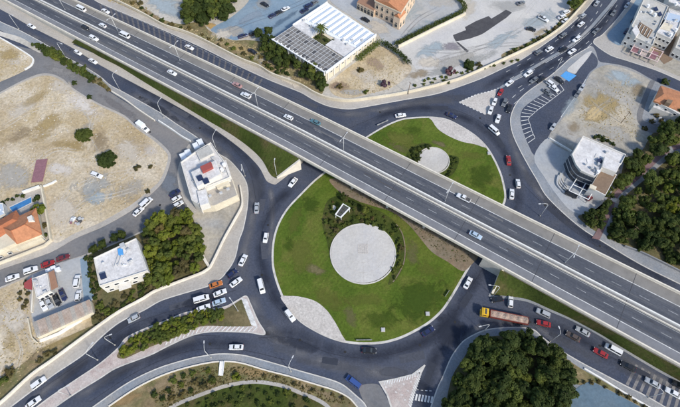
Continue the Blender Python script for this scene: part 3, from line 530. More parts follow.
for f in (.33, .69):
    mb = MB()
    for k in range(int((S1-S0)/9)):
        s = S0+k*9; a = [across(s, f), across(s+3.2, f), across(s+3.2, f+.0085), across(s, f+.0085)]
        mb.add([(*q[:2], z+.014) for q in a], [(3, 2, 1, 0)])
    bpart(mb, 'lane_dash', 'faded_paint')['kind'] = 'stuff'
def rail(f, wdt, z0, z1, name, mat):
    mb = MB().band(line(f), -wdt/2, wdt/2, z0, z1); return bpart(mb, name, mat)
rail(.012, .42, DZ-.35, PZ, 'parapet', 'parapet'); rail(.99, .46, DZ-.35, PZ, 'parapet', 'parapet'); rail(.025, .6, DZ-.3, DZ, 'deck_edge', 'concrete'); rail(.972, .6, DZ-.3, DZ, 'deck_edge', 'concrete')
rail(.485, .42, DZ, DZ+.85, 'median_barrier', 'barrier'); rail(.545, .3, DZ, DZ+.6, 'median_barrier', 'parapet')
for k in range(int((S1-S0)/28)):
    s_ = S0+10+k*28; mb = MB(); mb.prism([across(s_, .03), across(s_+.16, .03), across(s_+.16, .97), across(s_, .97)], DZ, DZ+.037); bpart(mb, 'expansion_joint', 'joint_dark')
for k in range(46):                        # darker repairs and oil trails on the deck
    s_ = R.uniform(S0+60, S1-60); f_ = R.choice([.24, .29, .37, .42, .60, .65, .73, .78]); l_ = R.uniform(3, 16); h_ = R.uniform(.006, .03)
    mb = MB().prism([across(s_, f_), across(s_+l_, f_), across(s_+l_, f_+h_), across(s_, f_+h_)], DZ, DZ+.024+.0005*(k % 8)); bpart(mb, 'deck_repair', R.choice(['patch_asphalt', 'deck_dark', 'deck_dark', 'deck_pale']))
# solid embankment beyond both abutments, piers between
for s0, s1 in ((S0, sa), (sb, S1)):
    ss = [s0+(s1-s0)*k/40 for k in range(41)]
    mb = MB().prism([across(s, 0.004) for s in ss]+[across(s, .998) for s in ss][::-1], -.2, DZ-.33); bpart(mb, 'retaining_wall', 'concrete')
for q in (.3, .5, .7):
    for f in (.15, .4, .62, .87):
        p = across(sa+(sb-sa)*q, f); mb = MB().tube([(p.x, p.y, 0), (p.x, p.y, DZ-1.2)], .55, 12); bpart(mb, 'pier', 'concrete')
# grass banks on the south flank
def bank(top_s, low_px, mat, name='grass_bank', n=60, zlow=.14):
    tp = [across(top_s[0]+(top_s[1]-top_s[0])*k/(n-1), 1.018) for k in range(n)]
    lw = resample(smooth(PL(low_px, zlow), False, 6), n); mb = MB(); m = 5
    for t, l in zip(tp, lw):
        for j in range(m):
            q = Vector((t.x, t.y, DZ-.4-drop((t-O).dot(u)))).lerp(l, j/(m-1)); q.z += (R.random()-.5)*.25*(0 < j < m-1); mb.v.append(tuple(q))
    for i in range(n-1):
        for j in range(m-1): mb.f.append((i*m+j, i*m+j+1, (i+1)*m+j+1, (i+1)*m+j))
    return struct(mb.build(name, mat))
NWLOW = [(71.5, 42.5), (88, 50), (100, 57), (119, 66.5), (145, 82.5), (172, 99), (200, 116), (229, 133), (248.7, 147), (262, 160), (270.5, 175), (276.5, 178)]
bank((s_of(on_deck((74, 37), PZ)), s_of(on_deck((300, 158), PZ))), NWLOW, 'bank_grass')
slab('verge', [(-90, -52), (-30, -22), (5, -2), (44, 21), (72, 38), (75, 42), (72, 45), (30, 24), (0, 7.5), (-60, -21)], .10, 'tan_sidewalk', False)
slab('sidewalk', [(-60, -24), (0, 6.8), (30, 23), (71, 43.5), (100, 56), (119, 66), (145, 82), (172, 98.5), (200, 115.5), (229, 132.5), (249, 146.5), (262, 160), (271, 175), (278, 178), (300.5, 160), (303, 162), (276, 184), (270, 183), (266, 180), (259, 167), (244, 151.5), (222, 134.5), (200, 119.8), (172, 103.5), (144, 88.5), (100, 65), (70, 46.5), (30, 26), (0, 9), (-60, -20)], .12, 'tan_sidewalk', True)
SELOW = [(490.5, 294.5), (510, 296.5), (528, 299.5), (548.7, 308.5), (571, 318.5), (600, 334), (618, 345), (654, 366.5), (680, 381), (740, 415)]
bank((s_of(P((503, 266), PZ)), s_of(P((740, 397), PZ))), SELOW, 'bank_grass')
slab('sidewalk', [(488.5, 295.5), (502, 270), (505, 271), (492, 294), (510, 295), (528, 298), (549, 307), (571, 317), (600, 332.5), (618, 343.5), (654, 365), (680, 379.5), (760, 425), (760, 429), (680, 383.5), (654, 369), (618, 347.5), (600, 336), (571, 320.5), (548.7, 311), (528, 302), (510, 299), (492, 297)], .12, 'sidewalk', True)
for q, w_ in (((277, 178), (300, 160)), ((492, 294), (503.5, 268.5))):
    a, b = P(q, .1), P(w_, DZ-.6); d = (b-a); d.z = 0; d.normalize(); nn = Vector((-d.y, d.x, 0))*.35
    mb = MB().add([a-nn+Vector((0,0,-.3)), a+nn+Vector((0,0,-.3)), a+nn+Vector((0,0,.5)), a-nn+Vector((0,0,.5)), (b.x-nn.x, b.y-nn.y, -.2), (b.x+nn.x, b.y+nn.y, -.2), b+nn+Vector((0,0,.4)), b-nn+Vector((0,0,.4))],
                  [(0,3,2,1),(4,5,6,7),(3,7,6,2),(0,4,7,3),(1,2,6,5)]); bpart(mb, 'wing_wall', 'parapet')

# ------------------------------------------------------------------ paint on the roads
def bars(A_, B_, n, wdt, mat):     # transverse bars between two lines
    a, b = resample(smooth(PL(A_, 0)), n), resample(smooth(PL(B_, 0)), n); mb = MB()
    for p, q in zip(a, b): mb.band([p, q], -wdt/2, wdt/2, .006, .012)
    return struct(mb.build('rumble_bars', mat))
bars([(100, 4), (144, 22.5), (200, 48.5), (241, 69), (262, 79)], [(104, 16), (148, 34), (200, 58), (237, 75.5), (258, 86)], 30, .8, 'bar_paint')
bars([(637, 365), (650, 372), (670, 383), (700, 400)], [(627, 385), (642, 394), (664, 407), (695, 425)], 11, .85, 'bar_paint_pale')
paint_line([(100, 4), (144, 22.5), (200, 48.5), (241, 69)], mat='faded_paint')
paint_line([(505, 85), (524, 75.7), (546, 62.5), (573, 46.3), (592, 30), (604, 17), (617, 0)], wdt=.2)
paint_line([(510, 79), (530, 66), (552, 53), (578, 35), (596, 14), (604, 0)], wdt=.2, dash=(2.5, 4))
paint_line([(506, 72), (524, 62), (550, 45), (567, 32), (586, 12)], wdt=.2, dash=(2.5, 4))
paint_line([(518, 88), (536, 77), (562, 62), (588, 42), (607, 21), (620, 0)], wdt=.2, dash=(2.5, 4))
paint_line([(514, 104), (528, 92), (551, 77.5), (575, 59), (592, 43)], wdt=.2)
paint_line([(505, 105), (520, 91), (545, 75)], wdt=.18, dash=(2.5, 3))
paint_line([(622, 16), (632, 0), (650, -30)], wdt=.2)
paint_line([(624, 40), (634, 22), (648, -2)], wdt=.2, gz=.15); paint_line([(621, 44), (633, 27), (650, -2)], wdt=.2, gz=.17)
paint_line([(416.5, 389.5), (424, 390.5), (433, 391)], wdt=.25, dash=(.7, .6))
mb = MB()
for k in range(6):
    a, b = P((417+k*3.1, 394+k*.5), 0), P((415.6+k*3.1, 400.5+k*.5), 0); mb.band([a, b], -.28, .28, .006, .012)
struct(mb.build('zebra_crossing', 'line_paint'))
for pts in ([(383, 382.6), (396, 379.6), (412, 375.4), (420, 370.5)], [(421, 372.5), (417, 385), (413, 397), (410.5, 407)]):
    g = resample(PL(pts, .16), 16); mb = MB()
    for p, q in zip(g, g[1:]):
        t = (q-p).normalized(); n2 = Vector((-t.y, t.x, 0)); mb.band([p-n2*.9, p+n2*.3+t*.8], -.15, .15, .16, .172)
    struct(mb.build('hatch_marking', 'line_paint'))
for q in ((386, 387), (392, 384), (399, 389), (404, 384), (411, 382), (402, 395), (396, 392), (408, 391), (405, 400), (399, 402)): patch(q, 2.6, 1.8, .3, (.62, .58, .55), .166+.0006*q[0] % .004, .9, 'paving_patch', .8)
# dotted edge of the avenue splitter
paint_line([(459, 102.5), (475, 95.2), (490, 91.2), (499, 88)], wdt=.5, dash=(.8, .8), z=.07)
paint_line([(459, 102.5), (474, 109.4), (486, 115)], wdt=.3, dash=(.8, .8), z=.07)
for pts in ([(255, 327.5), (249, 312), (244.5, 300)], [(257, 329.5), (229, 329), (205, 329), (190, 333), (165, 343)]):   # hatch strips
    g = resample(smooth(PL(pts, 0)), 22); mb = MB()
    for p, q in zip(g, g[1:]):
        t = (q-p).normalized(); n2 = Vector((-t.y, t.x, 0)); mb.band([p-n2*.8, p+n2*.8+t*1.4], -.16, .16, .13, .185)
    struct(mb.build('hatch_marking', 'line_paint'))
# parking bay lines along the side lane
for k in range(19):
    t = k/18; A_ = [(528, 143), (524, 135), (521.5, 127), (520.8, 119), (521.5, 113), (524, 109), (530, 103), (540, 96.5), (552, 89.5), (560, 84.5)]
    B_ = [(535, 138), (532, 131), (530, 124), (528.5, 120), (529.5, 117), (532, 115), (537, 110.5), (546, 104), (557, 95.5), (564, 90)]
    a, b = resample(PL(A_, .15), 19)[k], resample(PL(B_, .15), 19)[k]
    struct(MB().band([a, b], -.12, .12, .155, .162).build('bay_line', 'line_paint'))
paint_line([(535, 138), (532, 131), (530, 124), (528.5, 120), (529.5, 117), (532, 115), (537, 110.5), (546, 104), (557, 95.5), (564, 90)], gz=.15, wdt=.2)
paint_line([(561, 117), (577, 94), (586, 79)], gz=.15, wdt=.25)
slab('painted_bay', [(560.5, 75.8), (566, 71), (576.5, 75.5), (569, 81.5)], .2, 'canvas_blue', False)
slab('pavement', [(567, 70), (574, 63), (586, 53), (592, 51), (588, 58), (578, 70), (575, 73.5)], .2, 'pale_paving')
# lane wear: faint pale dusty bands hugging the kerbs and darker tracks
def wear(pts, wdt, col, amt, z=.004):
    nm = 'wear_%d' % int(amt*100)
    key = nm+str(col)
    if key not in MATS:
        m, nt, bs = new_mat(key, .9, 0, .1); bs.inputs['Base Color'].default_value = (*col, 1)
        tc = N(nt, 'ShaderNodeUVMap'); sp = N(nt, 'ShaderNodeSeparateXYZ'); nt.links.new(tc.outputs[0], sp.inputs[0])
        f = ramp(nt, sp.outputs['Y'], [(0, (0,)*3), (.5, (1,)*3), (1, (0,)*3)])
        nf = ramp(nt, noise(nt, pos(nt), .12, 6, .6), [(.35, (.15*amt,)*3), (.65, (amt,)*3)]); f = mixc(nt, 1.0, f, nf, 'MULTIPLY')
        f = mixc(nt, 1., f, ramp(nt, sp.outputs['X'], [(0, (0,)*3), (.12, (1,)*3), (.88, (1,)*3), (1, (0,)*3)]), 'MULTIPLY')
        tr = N(nt, 'ShaderNodeBsdfTransparent'); mx = N(nt, 'ShaderNodeMixShader'); nt.links.new(f, mx.inputs[0])
        nt.links.new(tr.outputs[0], mx.inputs[1]); nt.links.new(bs.outputs[0], mx.inputs[2]); nt.links.new(mx.outputs[0], nt.nodes['Material Output'].inputs[0])
    g = resample(smooth(PL(pts, 0), False, 6), 60); vs = []; uv = []
    for i, p in enumerate(g):
        t = (g[min(i+1, 59)]-g[max(i-1, 0)]).normalized(); n2 = Vector((-t.y, t.x, 0))
        vs += [tuple(p+n2*wdt/2+Vector((0, 0, z))), tuple(p-n2*wdt/2+Vector((0, 0, z)))]
    fs = [(2*i, 2*i+1, 2*i+3, 2*i+2) for i in range(59)]
    me = bpy.data.meshes.new('road_wear'); me.from_pydata(vs, [], fs); me.materials.append(MATS[key]); l = me.uv_layers.new()
    for poly in me.polygons:
        for li in poly.loop_indices:
            vi = me.loops[li].vertex_index; l.data[li].uv = ((vi//2)/59, (vi % 2)*1.)
    return struct(link('road_wear', me))
DUST, TRK = (.17, .17, .18), (.030, .035, .052)
for i, (pts, wd_) in enumerate([([(262, 330), (285, 345), (310, 358), (340, 366), (370, 371), (395, 374), (420, 366)], 4.5), ([(246, 292), (243, 262), (249, 235), (252, 200), (246, 178)], 4), ([(250, 294), (262, 322), (285, 340)], 5),
                ([(270, 186), (272, 205), (271, 240), (268, 262)], 2.5), ([(459, 104), (440, 100), (410, 104), (380, 110), (350, 114), (330, 112)], 4), ([(515, 120), (512, 140), (519, 160), (532, 182), (550, 205), (580, 232)], 3.5),
                ([(205, 336), (180, 343), (150, 356), (110, 377), (70, 402)], 3), ([(100, 348), (70, 372), (35, 398), (10, 418)], 3.), ([(125, 90), (160, 110), (195, 133), (222, 153), (240, 172)], 4), ([(20, 28), (60, 51), (105, 77)], 3),
                ([(452, 356), (468, 336), (490, 325), (530, 324), (560, 345)], 3.), ([(600, 345), (640, 368), (680, 390)], 3)]): wear(pts, wd_*1.2, DUST, .9, .003+.0005*i)
for i, pts in enumerate([[(255, 340), (290, 332), (320, 346), (360, 357), (400, 350), (430, 338), (452, 316), (470, 288), (490, 258)], [(300, 180), (275, 205), (262, 232), (262, 262), (272, 292), (290, 318)], [(120, 75), (160, 98), (205, 127), (240, 150), (258, 178), (262, 215)],
             [(360, 128), (390, 113), (430, 108), (465, 118), (490, 134), (510, 160), (518, 190), (512, 225)], [(60, 395), (100, 368), (130, 350)], [(90, 390), (130, 368), (170, 351), (210, 343), (260, 347)], [(50, 388), (90, 359), (130, 333), (180, 311), (225, 292)],
             [(540, 195), (570, 222), (620, 256), (680, 288)], [(420, 412), (427, 380), (440, 350), (465, 322)], [(490, 318), (540, 322), (590, 345), (640, 374)], [(480, 90), (520, 68), (560, 42), (590, 12)], [(510, 92), (550, 66), (590, 38), (622, -5)]]): wear(pts, 5.5, TRK, .75, .0095+.0003*i)

TYRE = (.74, .69, .60)
def tracks(pts, z, col=TYRE, amt=.6):
    for off in (-1.1, 1.1):
        wear([(p[0]+off*.9, p[1]+off*1.3) for p in pts], .9, col, amt, z)
tracks([(60, 236), (72, 214), (90, 200), (112, 196), (140, 188)], .21); tracks([(48, 232), (66, 196), (92, 180), (126, 172), (158, 168)], .212); tracks([(96, 112), (90, 134), (98, 152), (96, 172), (84, 190)], .214)
tracks([(0, 130), (30, 112), (60, 104), (84, 112), (92, 128)], .216); tracks([(14, 186), (40, 160), (56, 150), (80, 152)], .218); tracks([(156, 150), (140, 160), (124, 178), (100, 186)], .22)
tracks([(2, 300), (14, 330), (22, 352), (14, 376)], .235); tracks([(24, 290), (20, 320), (34, 346)], .237)
tracks([(580, 82), (592, 102), (612, 116), (640, 128)], .215, (.52, .47, .38)); tracks([(570, 118), (590, 124), (612, 132), (628, 146)], .217, (.52, .47, .38)); tracks([(630, 74), (622, 92), (600, 108), (584, 124)], .219, (.5, .46, .38))
tracks([(412, 72), (440, 60), (480, 48), (520, 30), (550, 8)], .24, (.36, .35, .33)); tracks([(418, 50), (452, 52), (490, 46), (528, 44)], .242, (.36, .35, .33)); tracks([(470, 62), (500, 44), (520, 20), (540, -4)], .244, (.66, .64, .60))
tracks([(400, 40), (418, 20), (440, 8)], .268, (.30, .30, .30)); tracks([(222, 34), (250, 22), (280, 12), (320, -6)], .262, (.20, .25, .30))
# asphalt seams and repairs
def seam(pts, wdt=.12, mat='seam', z=.013): return paint_line(pts, z, wdt, mat, 'asphalt_seam')
for pts in ([(258, 338), (292, 338), (326, 352), (362, 358), (400, 352), (430, 338), (456, 312), (478, 276), (494, 252)], [(294, 186), (272, 208), (261, 236), (260, 262), (268, 292), (286, 318)], [(30, 27), (80, 54), (140, 86), (190, 115), (226, 141), (248, 168), (256, 200)], [(350, 128), (390, 112), (430, 106), (466, 114), (494, 134), (512, 164), (516, 196)],
            [(62, 394), (100, 366), (140, 344), (180, 336), (220, 336)], [(90, 402), (140, 370), (190, 351), (240, 350), (285, 360)], [(40, 390), (84, 360), (130, 326), (190, 305), (236, 290)], [(524, 185), (560, 220), (600, 248), (680, 292)], [(505, 315), (560, 330), (620, 362), (672, 390)], [(500, 80), (545, 56), (580, 22)], [(516, 98), (556, 66), (596, 26)], [(104, 11), (160, 34), (220, 62), (300, 100), (350, 114)]): seam(pts)
rr2 = random.Random(5)
for px, an_, l_, w2 in (((285, 349), .1, 7, 2.4), ((330, 361), .15, 5, 2.), ((412, 357), -.2, 8, 2.6), ((466, 300), -1., 6, 2.2), ((264, 250), 1.5, 7, 2.), ((262, 205), -1.4, 5, 2.), ((180, 112), .5, 9, 2.2), ((90, 60), .5, 7, 2.), ((150, 352), -.4, 9, 2.3), ((84, 378), -.6, 6, 2.), ((116, 330), -.6, 9, 2.2), ((180, 305), -.3, 7, 2.), ((500, 142), 1., 6, 2.), ((440, 108), 0, 7, 2.), ((556, 214), .7, 8, 2.), ((636, 272), .5, 10, 2.2), ((560, 338), .5, 7, 2.), ((640, 372), .5, 6, 2.), ((540, 66), -.6, 7, 2.), ((584, 34), -.8, 6, 2.), ((430, 372), -1.2, 6, 2.1), ((310, 104), .4, 7, 2.)):
    c_ = P(px, 0); q_ = P((px[0]+cos(an_), px[1]+sin(an_)), 0); al = math.atan2(q_.y-c_.y, q_.x-c_.x)
    struct(MB().box((c_.x, c_.y, .010), (l_, w2, .008), al).build('asphalt_repair', rr2.choice(['repair_dark', 'repair_dark', 'repair_mid'])))
for px in ((300, 340), (345, 352), (262, 275), (268, 225), (420, 345), (455, 322), (200, 128), (140, 97), (70, 50), (160, 350), (210, 344), (110, 338), (480, 118), (510, 175), (545, 205), (600, 246), (530, 322), (600, 346), (540, 60), (575, 30), (250, 75), (380, 112), (60, 266), (110, 242), (160, 205), (150, 132)):
    c_ = P(px, .03); tag(MB().tube([(c_.x, c_.y, .0), (c_.x, c_.y, .045)], .42, 14).build('manhole_cover', 'tyre'), 'round dark manhole cover set flush in the road surface', 'manhole', 'manhole covers in the roads')

# ------------------------------------------------------------------ foliage
def crown_mesh(name, seed, rx=1., rz=.8, nclump=26, per=46, leaf=.17, mat='leaf_dark', hollow=.55):
    """unit crown about z = 0 .. built of small leaf quads in clumps spread through an uneven dome"""
    r = np.random.default_rng(seed); vs = []; 
    for k in range(nclump):
        d = r.normal(size=3); d /= np.linalg.norm(d); rad = r.uniform(hollow, 1)**.6
        c = d*rad*np.array([rx, rx, rz])*.78*r.uniform(.65, 1.22); cr = r.uniform(.13, .36)
        q = r.normal(size=(per, 3)); q /= np.linalg.norm(q, axis=1)[:, None]; q *= (r.uniform(.35, 1, (per, 1))**.5)*cr; q[:, 2] *= .75
        pp = c+q; nn = q/np.linalg.norm(q, axis=1)[:, None]+d*.4+np.array([0, 0, .5])+r.normal(size=(per, 3))*.45
        nn /= np.linalg.norm(nn, axis=1)[:, None]
        t = np.cross(nn, r.normal(size=(per, 3))); t /= np.linalg.norm(t, axis=1)[:, None]; b = np.cross(nn, t)
        s = leaf*r.uniform(.6, 1.2, (per, 1)); e = r.uniform(.55, .9, (per, 1))
        vs.append(np.stack([pp-t*s, pp-b*s*e+nn*s*.12, pp+t*s, pp+b*s*e+nn*s*.12], 1).reshape(-1, 3))
    v = np.concatenate(vs); n = len(v)//4
    me = bpy.data.meshes.new(name); me.from_pydata(v.tolist(), [], np.arange(n*4).reshape(-1, 4).tolist()); me.materials.append(MATS[mat]); return me
CROWNS = {}
for mt in ('leaf_dark', 'leaf_mid', 'leaf_dry', 'leaf_bright', 'leaf_purple'):
    CROWNS[mt] = [crown_mesh('crown', 11*i+len(mt), 1, (.8, .7, .95)[i % 3], (34, 28, 38)[i % 3], 120, .098, mt) for i in range(4 if mt != 'leaf_purple' else 2)]
SHRUBS = {mt: [crown_mesh('foliage', 100+7*i+len(mt), 1, .7, 18, 80, .125, mt, .3) for i in range(3)] for mt in CROWNS}
COMPACT = crown_mesh('crown', 77, 1, .85, 80, 80, .1, 'leaf_dark', .4)
def trunk_mesh(seed):
    r = random.Random(seed); mb = MB(); mb.tube([(0, 0, 0), (.03, .02, .6), (.0, .04, 1.2)], [.075, .055, .045], 8)
    for k in range(5):
        a = k*1.26+r.random()*.6; l = .5+r.random()*.25
        mb.tube([(0, .04, .85+.08*k), (cos(a)*l*.5, sin(a)*l*.5, 1.15+.08*k), (cos(a)*l, sin(a)*l, 1.45+.1*k)], [.035, .025, .01], 6)
    return mb.mesh('trunk', 'bark', False)
TRUNKS = [trunk_mesh(i) for i in range(3)]
def tree(xy, r, h, mat, label, group=None, name='tree', z=.16, cat='tree', compact=False):
    """r crown radius, h total height"""
    t = thing(name, label, cat, (xy[0], xy[1], z), R.random()*6.28, group)
    c = link('crown', COMPACT if compact else R.choice(CROWNS[mat]), t); zc = h-r*.85; c.location = (0, 0, zc); c.scale = (r*R.uniform(.85, 1.2), r*R.uniform(.85, 1.2), r*R.uniform(.85, 1.15)); c.rotation_euler = (0, 0, R.random()*6.28)
    k = link('trunk', R.choice(TRUNKS), t); k.scale = (r*.75, r*.75, zc/1.35)
    return t
def shrub(xy, r, mat, label, group=None, z=.16, flatten=.85, name='shrub', cat='shrub'):
    o = link(name, R.choice(SHRUBS[mat])); o.location = (xy[0], xy[1], z+r*.45*flatten); o.scale = (r, r*R.uniform(.85, 1.1), r*flatten)
    o.rotation_euler = (0, 0, R.random()*6.28); return tag(o, label, cat, group)
def to_photo(q):
    y, z = q[1], -CAM_H; f = y*ST-z*CT; return 340+FOC*q[0]/f, 203.5-FOC*(y*CT+z*ST)/f
TONE = dict(leaf_dark='dark green', leaf_mid='mid green', leaf_bright='bright yellow green', leaf_dry='dry brownish', leaf_purple='purple')
def inside(p, poly):
    c = False; n = len(poly)
    for i in range(n):
        a, b = poly[i], poly[i-1]
        if (a.y > p[1]) != (b.y > p[1]) and p[0] < (b.x-a.x)*(p[1]-a.y)/(b.y-a.y)+a.x: c = not c
    return c
def scatter(poly_px, dist, seed, tries=4000, holes=()):
    poly = PL(poly_px, .16); r = random.Random(seed); xs = [p.x for p in poly]; ys = [p.y for p in poly]; out = []
    hs = [PL(h, .16) for h in holes]
    for _ in range(tries):
        q = (r.uniform(min(xs), max(xs)), r.uniform(min(ys), max(ys)))
        if inside(q, poly) and not any(inside(q, h) for h in hs) and all((q[0]-p[0])**2+(q[1]-p[1])**2 > dist*dist for p in out): out.append(q)
    return out
# woods
for q in scatter([(465, 364), (472, 352), (484, 344), (500, 341), (526, 341), (537, 345), (551, 357), (560, 368), (562, 395), (558, 440), (448, 440), (452, 405), (456, 380)], 2.7, 3):
    r = R.choice([2.2, 2.6, 3., 3.4, 3.8, 4.3]); mt = R.choice(['leaf_dark', 'leaf_dark', 'leaf_dark', 'leaf_mid']); x_, y_ = to_photo(q)
    wh = 'top edge near the lorry' if y_ < 352 else 'left edge by the exit road' if x_ < 472 else 'right edge by the queue' if x_ > 542 else 'bottom of the picture' if y_ > 388 else 'middle'
    tree(q, r, R.uniform(4.5, 9.5), mt, TONE[mt]+' tree in the lower right wood, '+wh, 'trees of the lower right wood')
for q in scatter([(560, 360), (566, 366), (576, 374), (570, 382), (562, 380)], 2.2, 5): shrub(q, 1.8, 'leaf_dark', 'dark bush at the right tip of the lower right wood', 'bushes at the tip of the lower right wood')
pathhole = pth_l+pth_r[::-1]
for q in scatter([(690, 104), (672, 122), (655, 135), (646, 150), (632, 158), (624, 172), (614, 190), (640, 172), (656, 154), (680, 140), (706, 130)], 3.4, 8, holes=[pathhole]):
    tree(q, R.uniform(2.3, 3.4), R.uniform(5, 8), *(lambda mt: (mt, TONE[mt]+' tree between vacant lot and red path, '+('upper part' if to_photo(q)[1] < 140 else 'lower part')))(R.choice(['leaf_dark', 'leaf_mid', 'leaf_mid'])), 'trees between the vacant lot and the red path')
for q in scatter([(712, 150), (684, 157), (668, 163), (646, 184), (626, 202), (620, 216), (612, 236), (626, 243), (690, 272), (712, 280)], 3.3, 9, 7000, holes=[pathhole]):
    tree(q, R.choice([1.7, 2.1, 2.6, 3.1, 3.7]), R.uniform(3.5, 7.5), *(lambda mt, p: (mt, TONE[mt]+' tree right of the red path, '+('by the path' if p[0]+.8*p[1] < 808 else 'at the right edge' if p[0] > 665 else 'lower shady part' if p[1] > 225 else 'middle')))(R.choice(['leaf_dark', 'leaf_mid', 'leaf_bright', 'leaf_bright', 'leaf_mid', 'leaf_mid'] if q[1] > P((0, 220))[1] else ['leaf_dark']), to_photo(q)), 'trees right of the red path')  # trees in the lower part take only the dark leaf colour
for q in scatter([(584, 215), (600, 213), (604, 206), (603, 222), (596, 232), (586, 224)], 2.6, 10): tree(q, 2., 4, 'leaf_dark', 'small dark tree in the clump between the white office and the slip road', 'trees below the white office')
for q in scatter([(604, 196), (612, 185), (618, 178), (616, 188), (608, 204)], 2., 11): shrub(q, 1.3, 'leaf_mid', 'green bush between the white office and the red path', 'bushes beside the white office')
# west plot
for q in scatter([(148, 233), (166, 221), (188, 216), (192, 219), (198, 240), (203, 262), (200, 270), (160, 286), (152, 284), (152, 262)], 2.3, 12):
    tree(q, R.choice([1.5, 1.9, 2.3, 2.8, 3.3]), R.uniform(3.2, 6.8), *(lambda mt, p: (mt, TONE[mt]+' bushy tree on the overgrown plot, '+('upper end by the street' if p[1] < 238 else 'lower end by the wall' if p[1] > 262 else 'middle')))(R.choice(['leaf_mid', 'leaf_mid', 'leaf_bright', 'leaf_dry', 'leaf_bright', 'leaf_mid']), to_photo(q)), 'trees on the overgrown plot')
for q in scatter([(150, 282), (160, 286), (146, 294), (120, 308), (100, 322), (94, 321), (100, 306), (125, 296), (140, 286)], 2.3, 13):
    shrub(q, R.uniform(1.3, 2.1), R.choice(['leaf_mid', 'leaf_dry', 'leaf_dark']), 'tangled bush on the slope below the white house', 'bushes below the white house')
for q in scatter([(86, 258), (92, 256), (101, 296), (95, 302)], 1.9, 14): shrub(q, 1.25, 'leaf_dark', 'dark bush in the hedge between the yard and the white house', 'hedge bushes beside the yard')
for q in scatter([(96, 254), (112, 244), (127, 238), (128, 234), (112, 239), (97, 249)], 2.6, 15): tree(q, 1.8, 3.6, 'leaf_dark', 'dark tree on the street side of the white house', 'trees behind the white house')
# hedge on the long splitter
for q in scatter([(122, 352), (129, 342), (145, 333), (166, 324), (189, 315), (212, 311), (224, 312), (222, 320), (206, 323), (178, 334), (150, 345), (126, 356)], 1.6, 16):
    shrub(q, R.uniform(1.4, 2.1), *(lambda mt, p: (mt, TONE[mt]+' bush in the long splitter hedge, '+('left end' if p[0] < 150 else 'right end by the queue' if p[0] > 195 else 'middle')))(R.choice(['leaf_mid', 'leaf_bright', 'leaf_bright']), to_photo(q)), 'hedge bushes on the long splitter island')
# strip between slip road and side street
for q in scatter([(38, 46.5), (50, 49.5), (66, 59.5), (84, 70), (96, 78), (92, 81), (78, 73), (60, 61), (46, 53)], 2.0, 17):
    shrub(q, R.uniform(1.7, 2.7), R.choice(['leaf_dark', 'leaf_mid']), 'dark bush in the strip between the upper left slip road and the side street', 'bushes along the upper left slip road')
for q in scatter([(92, 78), (100, 80), (106, 86), (110, 91), (101, 87), (94, 83)], 2.2, 18): shrub(q, 1.2, 'leaf_dry', 'dry orange brown bush at the lower end of the slip road strip', 'dry bushes along the slip road')
# north side
for q in scatter([(189, 24), (190, -6), (240, -14), (232, 12), (222, 22), (206, 24)], 4., 19):
    tree(q, R.uniform(2.8, 3.8), R.uniform(5, 7), R.choice(['leaf_dark', 'leaf_mid']), 'olive green tree in the clump left of the upper car park', 'trees left of the upper car park')
for q in scatter([(258, 36), (268, 32), (273, 46), (300, 64), (322, 78), (322, 88), (300, 76), (272, 62), (262, 52)], 3.2, 20):
    tree(q, R.uniform(1.9, 2.9), R.uniform(4, 6), *(lambda mt, p: (mt, TONE[mt]+' tree in the row along the warehouse, '+('upper end by the car park' if p[0] < 280 else 'lower end' if p[0] > 305 else 'middle')))(R.choice(['leaf_dark', 'leaf_mid']), to_photo(q)), 'trees along the warehouse')
for q in scatter([(268, 66), (284, 70), (292, 77), (274, 72)], 2.4, 21): shrub(q, 1.6, 'leaf_dark', 'dark bush behind the boundary wall below the warehouse trees', 'bushes below the warehouse trees')
for q in scatter([(200, 34), (212, 36), (240, 48), (262, 58), (268, 66), (240, 58), (206, 40)], 3.6, 22): shrub(q, R.uniform(1., 1.8), R.choice(['leaf_dry', 'leaf_mid']), 'dry bush on the rough verge above the northern wall', 'dry bushes above the northern wall')
for q in scatter([(120, -4), (132, -8), (150, 14), (172, 24), (190, 28), (186, 31), (150, 17)], 3.6, 23): shrub(q, R.uniform(1., 1.9), R.choice(['leaf_dry', 'leaf_dark']), 'scrubby bush on the verge at the top left', 'bushes on the top left verge')
for q in scatter([(504, 57), (520, 47), (540, 37), (556, 27), (566, 14), (570, 17), (559, 28), (538, 42)], 2.6, 24): shrub(q, R.uniform(1.1, 2.), R.choice(['leaf_dry', 'leaf_mid', 'leaf_dark']), 'bush in the row behind the wall of the avenue', 'bushes along the avenue wall')
for q in scatter([(570, 12), (578, -6), (590, -10), (584, 6)], 3.2, 25): tree(q, 2.9, 6, 'leaf_mid', 'leafy tree at the top beside the avenue', 'trees beside the avenue')
tree(P((469, 67)), 2.8, 3.5, 'leaf_dark', 'dark spreading tree behind the wall at the bend of the avenue', name='tree')
shrub(P((478, 66)), 1.9, 'leaf_dry', 'dry brown bush right of the dark tree at the avenue bend')
shrub(P((447, 83)), 1.6, 'leaf_dark', 'dark bush against the boundary wall below the purple shrub')
shrub(P((450, 74)), 2.6, 'leaf_purple', 'large purple flowering shrub near the bend of the avenue wall', flatten=1.3)
shrub(P((385, 86)), 2.4, 'leaf_purple', 'purple flowering shrub in the walled dry plot below the warehouse', flatten=1.2)
shrub(P((340, 88)), 1.8, 'leaf_dry', 'reddish dry bush at the foot of the warehouse corner')
shrub(P((366, 93)), 1.5, 'leaf_mid', 'small green bush behind the wall at the bottom of the dry plot')
shrub(P((361, 71)), 1.9, 'leaf_dry', 'brown round bush in the middle of the walled dry plot')
for q in scatter([(520, 60), (430, 82), (445, 81), (420, 86), (408, 88), (424, 80)], 2.2, 26): shrub(q, 1., 'leaf_mid', 'low green bush along the wall left of the purple shrub', 'low bushes along the northern wall')
